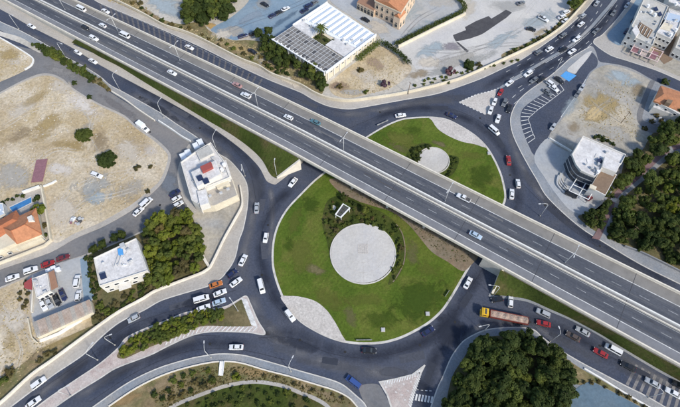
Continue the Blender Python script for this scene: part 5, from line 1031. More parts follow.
b.windows(g[0], g[1], 1, 2.8, 1, 1.6, True, frame='cream_wall'); b.windows(g[1], g[2], 1, 2.8, 2, 1.4, True, frame='cream_wall')
g = PL([(357, 2), (374, 10.5), (381, 1), (364, -7)], 4.2); b.part(MB().prism(g, 0, 4.), 'arcade', 'church_wall'); b.part(MB().prism(inset(g, -.1 if 1 else 0), 3.9, 4.3), 'arcade_roof', 'awning_brown')
b.windows(g[0], g[1], .3, 2.4, 5, 1.7, True, frame='cream_wall')
# houses at the upper right
b = Bld('flat_roofed_house', 'pale flat-roofed house with a brown sunken patio beside the avenue parking strip', 'house', [(634, 21), (645, -4), (668, 7), (659, 28), (652, 46), (627, 34)], 6.)
b.shell('stucco', 'grey_roof', .5)
b.block([(640, 22), (653, 30), (648, 38), (637, 30)], 6.25, 5.9, 'patio', 'terrace_brown')
for k in range(4):
    A, B = P((641.5+3*k, 24+2*k), 6.45), P((637.8+3*k, 30.5+2.1*k), 6.45); b.part(MB().tube([A, B], .12, 6), 'patio_beam', 'stucco')
b.block([(632, 30), (636, 24), (640, 32), (636, 37)], 8, 5.9, 'stair_tower', 'stucco', 'white_roof'); b.tank([(651, 12), (655, 15), (648, 6)], 6); b.ac([(656, 24), (645, 12), (648, 42), (653, 38)], 6); b.solar([(660, 14), (656, 9)], 6)
for i in range(len(b.poly)):
    A, B = edge(b.poly, i)
    if (B-A).x > 3: b.windows(A, B, 1., 2.2, 4, 1.2); b.windows(A, B, 4., 5.2, 4, 1.2)
b = Bld('carport', 'open carport of white beams over brown bays in front of the upper right house', 'carport', [(636, 42), (664, 52), (659, 62), (630, 51)], 2.8)
for k in range(4):
    A, B = P((636+k*9, 42+k*3.3), 2.8), P((630.5+k*9, 51+k*3.4), 2.8); b.part(MB().tube([A, B], .17, 6), 'beam', 'pink_frame')
    for q in (A, B): b.part(MB().tube([(q.x, q.y, 0), (q.x, q.y, 2.8)], .1, 6), 'post', 'pink_frame')
for f in (((636, 42), (664, 52)), ((633.5, 46), (661, 57)), ((630.5, 51), (658, 62))): b.part(MB().tube([P(f[0], 2.9), P(f[1], 2.9)], .14, 6), 'beam', 'pink_frame')
for k in range(3):
    g = [P(q, 1.9) for q in ((635+k*9, 44+k*3.3), (641+k*9, 46.2+k*3.3), (637+k*9, 53+k*3.3), (631+k*9, 50.8+k*3.3))]; b.part(MB().prism(g, 1.8, 1.95, True), 'shade_cloth', 'violet_panel' if k != 1 else 'pink_paving')
b = Bld('flat_roofed_house', 'white house with bluish and cream roof sections, right of the patio house', 'house', [(664, 22), (669, 9), (683, 14), (679, 27), (672, 40), (656, 33)], 6.5)
b.shell('stucco', 'white_roof', .45); b.block([(667, 12), (682, 16), (679, 22), (664, 19)], 6.75, 6.3, 'roof_section', 'metal_blue'); b.block([(664, 22), (673, 25), (670, 31), (660, 28)], 6.75, 6.3, 'roof_section', 'cream_wall'); b.tank([(676, 30), (671, 35)], 6.5); b.ac([(668, 33), (676, 20)], 6.7)
for i in range(len(b.poly)):
    A, B = edge(b.poly, i)
    if (B-A).x > 3: b.windows(A, B, 1., 2.2, 4, 1.2); b.windows(A, B, 4., 5.2, 4, 1.2)
b = Bld('flat_roofed_house', 'bright white house at the top right edge above the bluish roof', 'house', [(668, 2), (672, -12), (700, -2), (694, 14)], 6.5); b.shell('stucco', 'white_roof', .45); b.tank([(676, 4)], 6.5); b.ac([(680, 0), (684, 8)], 6.5)
A, B = edge(b.poly, 0); b.windows(A, B, 4, 5.2, 4, 1.2)
b = Bld('flat_roofed_house', 'pale low house at the right edge across the brown yard', 'house', [(682, 30), (698, 36), (692, 56), (675, 48)], 5.); b.shell('stucco', 'grey_roof', .4); b.ac([(684, 40), (682, 46)], 5)
for i in range(4):
    A, B = edge(b.poly, i)
    if (B-A).x > 3: b.windows(A, B, 1., 2.4, 4, 1.2)
slab('yard', [(652, 50), (662, 36), (668, 40), (676, 30), (678, 46), (672, 60), (664, 64)], .25, 'terrace_brown', False)
# orange-roofed house at the right edge
b = Bld('orange_roofed_house', 'house with orange tiled roof and white front at the right edge by the vacant lot', 'house', [(661, 86), (700, 98), (690, 120), (654, 100.5)], 5.2)
b.part(MB().prism(inset(b.poly, -.5), -.1, 5.), 'wall', 'stucco')
e = PL([(654, 100.5), (661, 85.5), (700, 98), (692, 117)], 5.2); hip(e, P((664, 94), 6.6), P((690, 104), 6.6), 'roof', 'roof_tile')
b.block([(668, 99), (673, 100.5), (671, 104), (666, 102)], 6.9, 5.2, 'roof_opening', 'terrace_brown')
b.block([(655, 103), (676, 112), (674, 115), (653, 107)], 3.4, .1, 'porch', 'stucco', 'white_roof')
A, B = edge(b.poly, 0)
for i in range(4):
    A, B = edge(b.poly, i)
    if (B-A).x > 2: b.windows(A, B, 3.6, 4.6, 4, 1.)
b.ac([(660, 118), (664, 121)], .3)
# white office at the vacant lot
b = Bld('white_office', 'white flat-roofed office with a curved dark glass front below the vacant lot', 'office', [(582.5, 136.5), (625.4, 155), (621, 164.5), (603, 167.5), (595, 177.2), (588, 174.5), (580.5, 171), (575.5, 165), (573.5, 160), (571.5, 155)], 7)
b.shell('stucco', 'white_roof', .5, .35)
b.block([(604.5, 156.2), (620.5, 163.4), (616.5, 172.5), (602, 166.8)], 8.2, 5.5, 'roof_box', 'stucco', 'white_roof')
b.block([(601.5, 168.5), (617, 174.5), (605.5, 195.5), (590, 187.5), (595.5, 178.5)], 5.6, .1, 'lower_wing', 'stucco', 'terrace_brown')
b.block([(590.5, 184), (597, 186.8), (595.5, 190), (589.5, 187.4)], 6.1, 5.5, 'terrace_awning', 'beige_cloth' if 'beige_cloth' in MATS else 'cream_wall')
cur = [P(q, 7) for q in ((571.5, 155), (573.5, 160), (575.5, 165), (580.5, 171), (588, 174.5), (595, 177.2))]
fa = smooth([Vector((p.x, p.y, 0)) for p in cur], False, 3); cen = Vector((b.o.x, b.o.y, 0))
fo = [p+(p-cen).normalized()*.5 for p in fa]
for i in range(len(fo)-1):
    for z0_, z1_ in ((.5, 2.3), (2.7, 4.5), (4.9, 6.5)):
        A, B = fo[i].lerp(fo[i+1], .04), fo[i].lerp(fo[i+1], .96); Ai, Bi = fa[i], fa[i+1]
        b.part(MB().prism([A, B, Bi, Ai], z0_, z1_, True), 'glass_panel', 'dark_glass')
for z_ in (.3, 2.5, 4.7): b.part(MB().prism(fo+fa[::-1], z_-.19, z_+.19, True), 'floor_band', 'unit_grey')
b.tank([(598, 172)], 7); b.ac([(595, 171), (592, 168), (607, 152), (597, 168.5), (598.5, 164.5)], 7); b.solar([(600, 161)], 7, .4)
b = Bld('carport', 'white framed carport with brown bays below the curved office front', 'carport', [(577, 178), (596, 186), (588, 200), (569, 190.5)], 2.8)
for f in (((577, 178), (596, 186)), ((573, 184.5), (592.5, 193)), ((569, 190.5), (588.5, 199.5)), ((577, 178), (569, 190.5)), ((586.5, 182), (578.8, 195)), ((596, 186), (588.5, 199.5))):
    A, B = P(f[0], 2.8), P(f[1], 2.8); b.part(MB().tube([A, B], .17, 6), 'beam', 'frame_white')
    for q in (A, B): b.part(MB().tube([(q.x, q.y, 0), (q.x, q.y, 2.7)], .09, 6), 'post', 'frame_white')
b = Bld('forecourt_wall', 'curved grey steps and planters in front of the curved glass office', 'planter', [(561, 176), (556, 186), (568, 196), (572, 190)], .9)
for k in range(4): 
    g = smooth(PL([(566-k*2.6, 168+k*2.5), (562-k*1.6, 178+k*2.2), (568-k*.6, 187+k*2.4)], .5)); b.part(MB().band(g, -.25, .25, .1, .55+.1*k), 'step', ('grey_roof', 'unit_grey')[k % 2])
b = Bld('shade_shelter', 'white square shelter with a dark panelled roof standing on the roundabout island', 'shelter', [(343, 203.5), (350.3, 208), (341, 217.8), (335, 214.6)], 3.)
b.part(MB().band(b.poly, -.05, .45, 2.8, 3.15, True), 'frame', 'frame_white'); ctr = sum(b.poly, Vector())/4
for i in range(2):
    for j in range(3):
        f = lambda a, c_: b.poly[0].lerp(b.poly[1], a).lerp(b.poly[3].lerp(b.poly[2], a), c_)
        a0_, c0_ = .1+i*.42, .1+j*.275; g = [f(a0_, c0_), f(a0_+.37, c0_), f(a0_+.37, c0_+.24), f(a0_, c0_+.24)]; b.part(MB().prism(g, 2.9, 3.0, True), 'roof_panel', 'panel_dark')
for p in b.poly: q = p.lerp(ctr, .1); b.part(MB().tube([(q.x, q.y, .1), (q.x, q.y, 2.8)], .12, 8), 'post', 'frame_white')
p = P((333.5, 208.5), .2); tag(MB().tube([(p.x, p.y, .1), (p.x, p.y, .9)], [.7, .8], 16).tube([(p.x, p.y, .9), (p.x, p.y, 1.)], [.95, .9], 16).build('stone_table', 'pale_paving'), 'round white stone table beside the shelter on the island', 'table')
# small things on the island and verges
for px, lb in (((489, 153.5), 'white manhole box on the lawn of the upper island half'), ((383, 330), 'small white manhole box near the lower edge of the lawn, left one'), ((427.5, 314), 'small white manhole box near the lower right edge of the lawn')):
    p = P(px, .17); t = thing('manhole_box', lb, 'manhole', p); MB().box((0, 0, .2), (1.3, 1.3, .5)).build('base', 'concrete', t); MB().box((0, 0, .48), (1., 1., .08)).build('lid', 'unit_grey', t)
for A, B, lb in (((356, 340.5), (372, 340.3), 'pale low direction board on the lawn at the bottom of the island'), ((377, 126), (388, 121), 'pale low rail on the lawn at the upper left of the island'), ((445, 297), (449, 291), 'pale low board on the lawn beside the right hand underpass road')):
    a, c_ = P(A, .17), P(B, .17); t = thing('low_sign', lb, 'sign', (a+c_)/2, math.atan2((c_-a).y, (c_-a).x)); l = (c_-a).length
    MB().box((0, 0, .55), (l, .12, .6)).build('board', 'faded_paint', t); [MB().box((x, 0, .15), (.12, .1, .5)).build('post', 'steel', t) for x in (-l*.4, 0, l*.4)]
a, c_ = P((221.7, 361.8), .2), P((221.7, 375.6), .2); t = thing('concrete_ramp', 'white concrete ramp leading down from the pavement into the brown garden', 'ramp', (a+c_)/2); l = (c_-a).length
MB().add([(-.6, -l/2, 0), (.6, -l/2, 0), (.6, l/2, 0), (-.6, l/2, 0), (-.6, -l/2, .15), (.6, -l/2, .15), (.6, l/2, .5), (-.6, l/2, .5)], [(4, 5, 6, 7), (0, 1, 5, 4), (1, 2, 6, 5), (2, 3, 7, 6), (3, 0, 4, 7)]).build('slope', 'barrier', t)
for x in (-.62, .62): MB().add([(x-.08, -l/2, 0), (x+.08, -l/2, 0), (x+.08, l/2, 0), (x-.08, l/2, 0), (x-.08, -l/2, .3), (x+.08, -l/2, .3), (x+.08, l/2, .7), (x-.08, l/2, .7)], [(4, 5, 6, 7), (0, 1, 5, 4), (1, 2, 6, 5), (2, 3, 7, 6), (3, 0, 4, 7)]).build('curb', 'frame_white', t)
kg = resample(smooth(PL([(396, 224), (402, 233), (405, 247), (404, 262), (399, 273), (393, 282)], .2)), 24)
struct(MB().band(kg, -.18, .18, 0, .26).build('bed_edging', 'brown_soil'))
q = P((100, 146), .3)
tag(MB().box((P((40, 171)).x, P((40, 171)).y, .35), (4.2, 10.5, .25), .12).build('tarpaulin', 'violet_panel'), 'dull purple red sheet lying on the dry field near the house corner', 'tarpaulin')
q = P((77, 222), .2); t = thing('rubbish_pile', 'pile of white and dark rubbish on the bare ground of the dry field', 'rubbish', q)
for k in range(14): MB().box((R.uniform(-2, 2), R.uniform(-1.3, 1.3), .35+R.random()*.3), (R.uniform(.5, 1.4), R.uniform(.4, 1.), R.uniform(.3, .7)), R.random()*3).build('scrap', R.choice(['metal_white', 'unit_grey', 'panel_dark', 'violet_panel', 'pale_paving']), t)

# ------------------------------------------------------------------ street lamps
def lamp(base, head, label, group='street lamps along the slip roads and the roundabout', z0=.12, h=9.5):
    a = P(base, z0); hd = P(head, h); v = Vector((hd.x-a.x, hd.y-a.y, 0)); l = v.length
    if l > 3.2: v *= 3.2/l; l = 3.2
    if l < 1: v = Vector((1, 0, 0)) if l < .1 else v/l; l = v.length
    d = v.normalized(); t = thing('street_lamp', label, 'street lamp', a, math.atan2(d.y, d.x), group); H = h-z0
    MB().tube([(0, 0, 0), (0, 0, .5)], [.22, .2], 10).build('base', 'concrete', t)
    MB().tube([(0, 0, .4), (0, 0, H*.55), (.04, 0, H*.86)], [.11, .085, .07], 8).build('pole', 'pole_paint', t, False)
    MB().tube([(.04, 0, H*.86), (.18*l, 0, H*.95), (.5*l, 0, H*.99), (l, 0, H)], [.07, .065, .055, .05], 8).build('arm', 'pole_paint', t, False)
    MB().box((l+.3, 0, H+.0), (.85, .32, .14)).box((l+.3, 0, H-.1), (.6, .22, .06)).build('lamp_head', 'lamp_shell', t)
for b_, h_, lb in [((19, 29), (17.5, 18), 'lamp on the upper left slip road, the topmost one'), ((66, 57.5), (61.5, 43.7), 'lamp beside the hedge strip start on the upper left slip road'), ((120, 90), (115.5, 71.3), 'lamp with a curved arm at the bulge of the slip road pavement'),
                   ((164, 118), (160.5, 98.5), 'lamp on the slip road above the narrow side street wall'), ((217, 151), (215.7, 130), 'lamp at the right corner of the cluttered white building'), ((277, 176), (274.5, 160), 'lamp on the grass bank tip where the motorway crosses the ring road'),
                   ((211, 357.5), (204, 343), 'lamp on the lower pavement left of the white ramp'), ((291, 371.5), (292.3, 357.7), 'lamp on the lower pavement right of the white ramp'), ((97.7, 360), (91.5, 344.2), 'lamp at the lower tip of the splitter hedge, left of the double one'),
                   ((115, 345), (109.5, 335), 'lamp at the tip of the splitter hedge with its head over the upper carriageway'), ((71, 396), (67.5, 386), 'lamp on the pink median at the lower left'), ((550, 341.5), (559.5, 328.3), 'lamp at the edge of the dark wood beside the queue of cars'),
                   ((483, 332), (476.3, 327.5), 'lamp in the bend of the pavement next to the yellow lorry'), ((540, 216), (538, 204), 'lamp on the ring road near the raised motorway, right side'), ((648, 397.5), (652, 382), 'lamp at the lower right among the painted bars'),
                   ((238, 311), (230.5, 299), 'lamp in the grass corner of the long splitter island'), ((555, 72), (557.5, 61), 'lamp on the avenue pavement above the parking bays'), ((245, 176), (241.5, 169), 'lamp on the inner pavement right of the white building'),
                   ((493, 296), (489, 285), 'lamp at the corner of the right underpass road')]: lamp(b_, h_, lb)
def median_lamp(base, label):
    a = on_deck(base, DZ+.02); ang = math.atan2(nrm.y, nrm.x); t = thing('street_lamp', label, 'street lamp', a, ang, 'double armed lamps on the motorway median'); H = 8.6
    MB().tube([(0, 0, 0), (0, 0, .6)], [.2, .18], 10).build('base', 'steel', t)
    MB().tube([(0, 0, .5), (0, 0, H)], [.12, .075], 8).build('pole', 'pole_paint', t, False)
    for s in (-1, 1):
        MB().tube([(0, 0, H-.2), (s*.6, 0, H+.3), (s*1.9, 0, H+.5)], [.07, .065, .055], 8).build('arm', 'pole_paint', t, False)
        MB().box((s*2.2, 0, H+.5), (.85, .32, .14)).box((s*2.2, 0, H+.4), (.6, .22, .06)).build('lamp_head', 'lamp_shell', t)
for q, lb in (((65, 9.5), 'double armed lamp on the motorway median, leftmost of all'), ((119, 33.5), 'double armed lamp on the median beside a white pickup and van'), ((180, 60.5), 'double armed lamp on the median right of the white taxi'),
              ((258, 107), 'double armed lamp on the median near two cars, above the left underpass'), ((343.5, 151.5), 'double armed lamp on the median above the left part of the island'), ((445, 201), 'double armed lamp on the median between two white cars, above the island'), ((565, 262.5), 'double armed lamp on the median, rightmost of all')): median_lamp(q, lb)
for px, lb in (((621, 123), 'thin wooden utility pole on the vacant lot'), ((627, 236), 'leaning bare pole at the edge of the wood right of the red path'), ((408, 94), 'utility pole behind the northern boundary wall')):
    p = P(px, .2); t = thing('utility_pole', lb, 'pole', p, .6); MB().tube([(0, 0, 0), (.1, 0, 7)], [.14, .09], 8).build('pole', 'wood', t, False); MB().box((.1, 0, 6.6), (.12, 1.6, .12)).build('crossarm', 'wood', t)

# ------------------------------------------------------------------ vehicles
def loft_body(L, W, zl, st):
    """stations: (x fraction -0.5..0.5, half-width factor, shoulder z)"""
    mb = MB(); n = len(st)
    for x, wf, zs in st:
        wv = W/2*wf; X = x*L; mb.v += [(X, -wv*.86, zl), (X, -wv, zl+(zs-zl)*.35), (X, -wv*.97, zl+(zs-zl)*.8), (X, -wv*.86, zs), (X, wv*.86, zs), (X, wv*.97, zl+(zs-zl)*.8), (X, wv, zl+(zs-zl)*.35), (X, wv*.86, zl)]
    for i in range(n-1):
        for k in range(8): a, b = i*8+k, i*8+(k+1) % 8; mb.f.append((a, b, b+8, a+8))
    mb.f.append(tuple(range(8))); mb.f.append(tuple(range((n-1)*8, n*8))[::-1])
    return mb
def cabin(mb, W, z0, z1, xb, xr, wb=.84, wr=.66):
    b0, b1 = xb; r0, r1 = xr; hb, hr = W/2*wb, W/2*wr
    base = [(b0, -hb, z0), (b1, -hb, z0), (b1, hb, z0), (b0, hb, z0)]; top = [(r0, -hr, z1), (r1, -hr, z1), (r1, hr, z1), (r0, hr, z1)]; mdl = [((r0+r1)/2, -hr*.9, z1+.05), ((r0+r1)/2, hr*.9, z1+.05)]
    mb.add(base+top, [(0, 1, 5, 4), (1, 2, 6, 5), (2, 3, 7, 6), (3, 0, 4, 7), (4, 5, 6, 7)])
    def q(i, j, k, l, m=.08, side=0, lo=.1, hi=.9, a=0., c=1.):
        A, B, Cc, D = [Vector(v) for v in (base[i], base[j], top[k-4], top[l-4])]; A, B, Cc, D = A.lerp(B, a), A.lerp(B, c), D.lerp(Cc, c), D.lerp(Cc, a)
        nn = (B-A).cross(D-A).normalized()*.012; f = lambda s, t: A.lerp(B, s).lerp(D.lerp(Cc, s), t)+nn
        return MB().add([f(m, lo), f(1-m, lo), f(1-m, hi), f(m, hi)], [(0, 1, 2, 3)])
    return [('windscreen', q(1, 2, 6, 5)), ('rear_window', q(3, 0, 4, 7)), ('side_window', q(0, 1, 5, 4, .05, a=0, c=.5)), ('side_window', q(0, 1, 5, 4, .05, a=.5, c=1)), ('side_window', q(2, 3, 7, 6, .05, a=0, c=.5)), ('side_window', q(2, 3, 7, 6, .05, a=.5, c=1))]
def wheel_mesh(r, wd):
    mb = MB().tube([(0, -wd/2, 0), (0, wd/2, 0)], r, 14); return mb.mesh('wheel', 'tyre')
def rim_mesh(r, wd): return MB().tube([(0, -wd/2-.012, 0), (0, wd/2+.012, 0)], r*.6, 10).mesh('rim', 'rim')
PROTO = {}
def proto(kind):
    if kind in PROTO: return PROTO[kind]
    L, W, zl = {'sedan': (4.5, 1.8, .22), 'hatchback': (3.9, 1.72, .22), 'suv': (4.6, 1.88, .28), 'van': (5.1, 1.95, .26), 'minibus': (5.6, 2.05, .28), 'pickup': (5.2, 1.85, .32), 'box_van': (5.6, 2.1, .3)}[kind]
    parts = []
    S = {'sedan': [(-.5, .82, .75), (-.485, .93, .84), (-.30, 1, .90), (-.05, 1, .92), (.22, 1, .90), (.42, .96, .80), (.485, .86, .70), (.5, .74, .60)],
         'hatchback': [(-.5, .84, .80), (-.485, .94, .90), (-.30, 1, .95), (.0, 1, .95), (.25, 1, .92), (.43, .94, .80), (.488, .84, .70), (.5, .74, .62)],
         'suv': [(-.5, .86, .95), (-.487, .95, 1.05), (-.30, 1, 1.08), (.0, 1, 1.08), (.24, 1, 1.05), (.43, .96, .97), (.488, .88, .86), (.5, .8, .74)],
         'van': [(-.5, .94, 1.05), (-.49, .98, 1.1), (-.3, 1, 1.1), (.1, 1, 1.1), (.33, 1, 1.06), (.45, .95, .92), (.49, .86, .78), (.5, .8, .65)],
         'minibus': [(-.5, .94, 1.15), (-.49, .98, 1.2), (-.3, 1, 1.2), (.1, 1, 1.2), (.36, 1, 1.16), (.46, .95, .95), (.49, .88, .8), (.5, .8, .65)],
         'pickup': [(-.5, .95, .92), (-.49, .98, .98), (-.3, 1, .98), (.0, 1, 1.), (.2, 1, 1.0), (.42, .96, .94), (.488, .88, .82), (.5, .8, .7)],
         'box_van': [(-.5, .9, .8), (-.49, .95, .85), (-.2, 1, .85), (.15, 1, 1.0), (.34, 1, 1.1), (.45, .96, .95), (.49, .88, .8), (.5, .82, .65)]}[kind]
    body = loft_body(L, W, zl, S)
    cb = {'sedan': ((-1.75, 1.02), (-1.05, .35), .90, 1.42), 'hatchback': ((-1.88, .95), (-1.5, .3), .93, 1.47), 'suv': ((-2.2, 1.05), (-1.9, .45), 1.06, 1.70), 'van': ((-2.5, 1.72), (-2.4, 1.15), 1.08, 1.95), 'minibus': ((-2.75, 2.1), (-2.65, 1.5), 1.18, 2.25), 'pickup': ((-.75, 1.15), (-.55, .55), .98, 1.68), 'box_van': ((.7, 1.95), (.8, 1.35), .95, 1.95)}[kind]
    gl = cabin(body, W, cb[2]-.02, cb[3], cb[0], cb[1], .88, .74 if kind in ('van', 'minibus', 'box_van', 'suv') else .68)
    body_me = body.mesh('body', 'paint_white')
    parts.append(('body', body_me, (0, 0, 0), None)); 
    for n_, mb in gl:
        if kind in ('van',) and n_ == 'rear_window': pass
        parts.append((n_, mb.mesh(n_, 'glass'), (0, 0, 0), 'g'))
    if kind == 'pickup': parts.append(('load_bed', MB().box((-1.65, 0, .985), (1.65, 1.5, .03)).mesh('load_bed', 'panel_dark'), (0, 0, 0), 'g'))
    if kind == 'box_van': parts.append(('cargo_box', MB().box((-1.05, 0, 1.75), (3.5, 2.15, 2.1)).box((-1.05, 0, 2.82), (3.3, 1.95, .06)).mesh('cargo_box', 'metal_white'), (0, 0, 0), 'g'))
    wr = .33 if kind in ('sedan', 'hatchback') else .37; wm, rm = wheel_mesh(wr, .22), rim_mesh(wr, .22); y = W/2-.12
    for sx in (.31, -.30):
        for sy in (-1, 1): parts.append(('wheel', wm, (sx*L, sy*y, wr-.0), rm))
    hl, tl = MB().box((0, 0, 0), (.16, .34, .13)).mesh('headlight', 'lamp_white'), MB().box((0, 0, 0), (.1, .3, .14)).mesh('taillight', 'lamp_red')
    for sy in (-1, 1): parts += [('headlight', hl, (L/2-.07, sy*W*.34, .62), 'g'), ('taillight', tl, (-L/2+.03, sy*W*.37, .74), 'g')]
    PROTO[kind] = parts; return parts
def vehicle(kind, col, xy, d, label, group, z=.012, cat=None):
    a = on_deck(xy, z+.5) if group == MW else P(xy, z+.5); a.z -= .5; zq = z; z = a.z; b2 = P((xy[0]+d[0], xy[1]+d[1]), z+.5); an = math.atan2(b2.y-a.y, b2.x-a.x)
    nm = {'sedan': 'car', 'hatchback': 'car', 'suv': 'car', 'van': 'van', 'minibus': 'minibus', 'pickup': 'pickup_truck', 'box_van': 'box_van'}[kind]
    t = thing(nm, label, cat or {'car': 'car', 'van': 'van', 'minibus': 'van', 'pickup_truck': 'pickup truck', 'box_van': 'van'}[nm], a, an, group)
    for n_, me, lc, mt in proto(kind):
        o = bpy.data.objects.new(n_, me); C.objects.link(o); o.parent = t; o.location = lc
        if n_ == 'body':
            o.material_slots[0].link = 'OBJECT'; o.material_slots[0].material = MATS['paint_'+col]
        elif n_ == 'wheel':
            r = bpy.data.objects.new('rim', mt); C.objects.link(r); r.parent = o
    return t
MW, RB, SL, AV, PK, ST_ = 'vehicles on the motorway', 'vehicles on the roundabout and its approaches', 'vehicles on the lower right slip road', 'vehicles on the avenue', 'parked vehicles', 'vehicles along the left side street'
md = DZ+.035
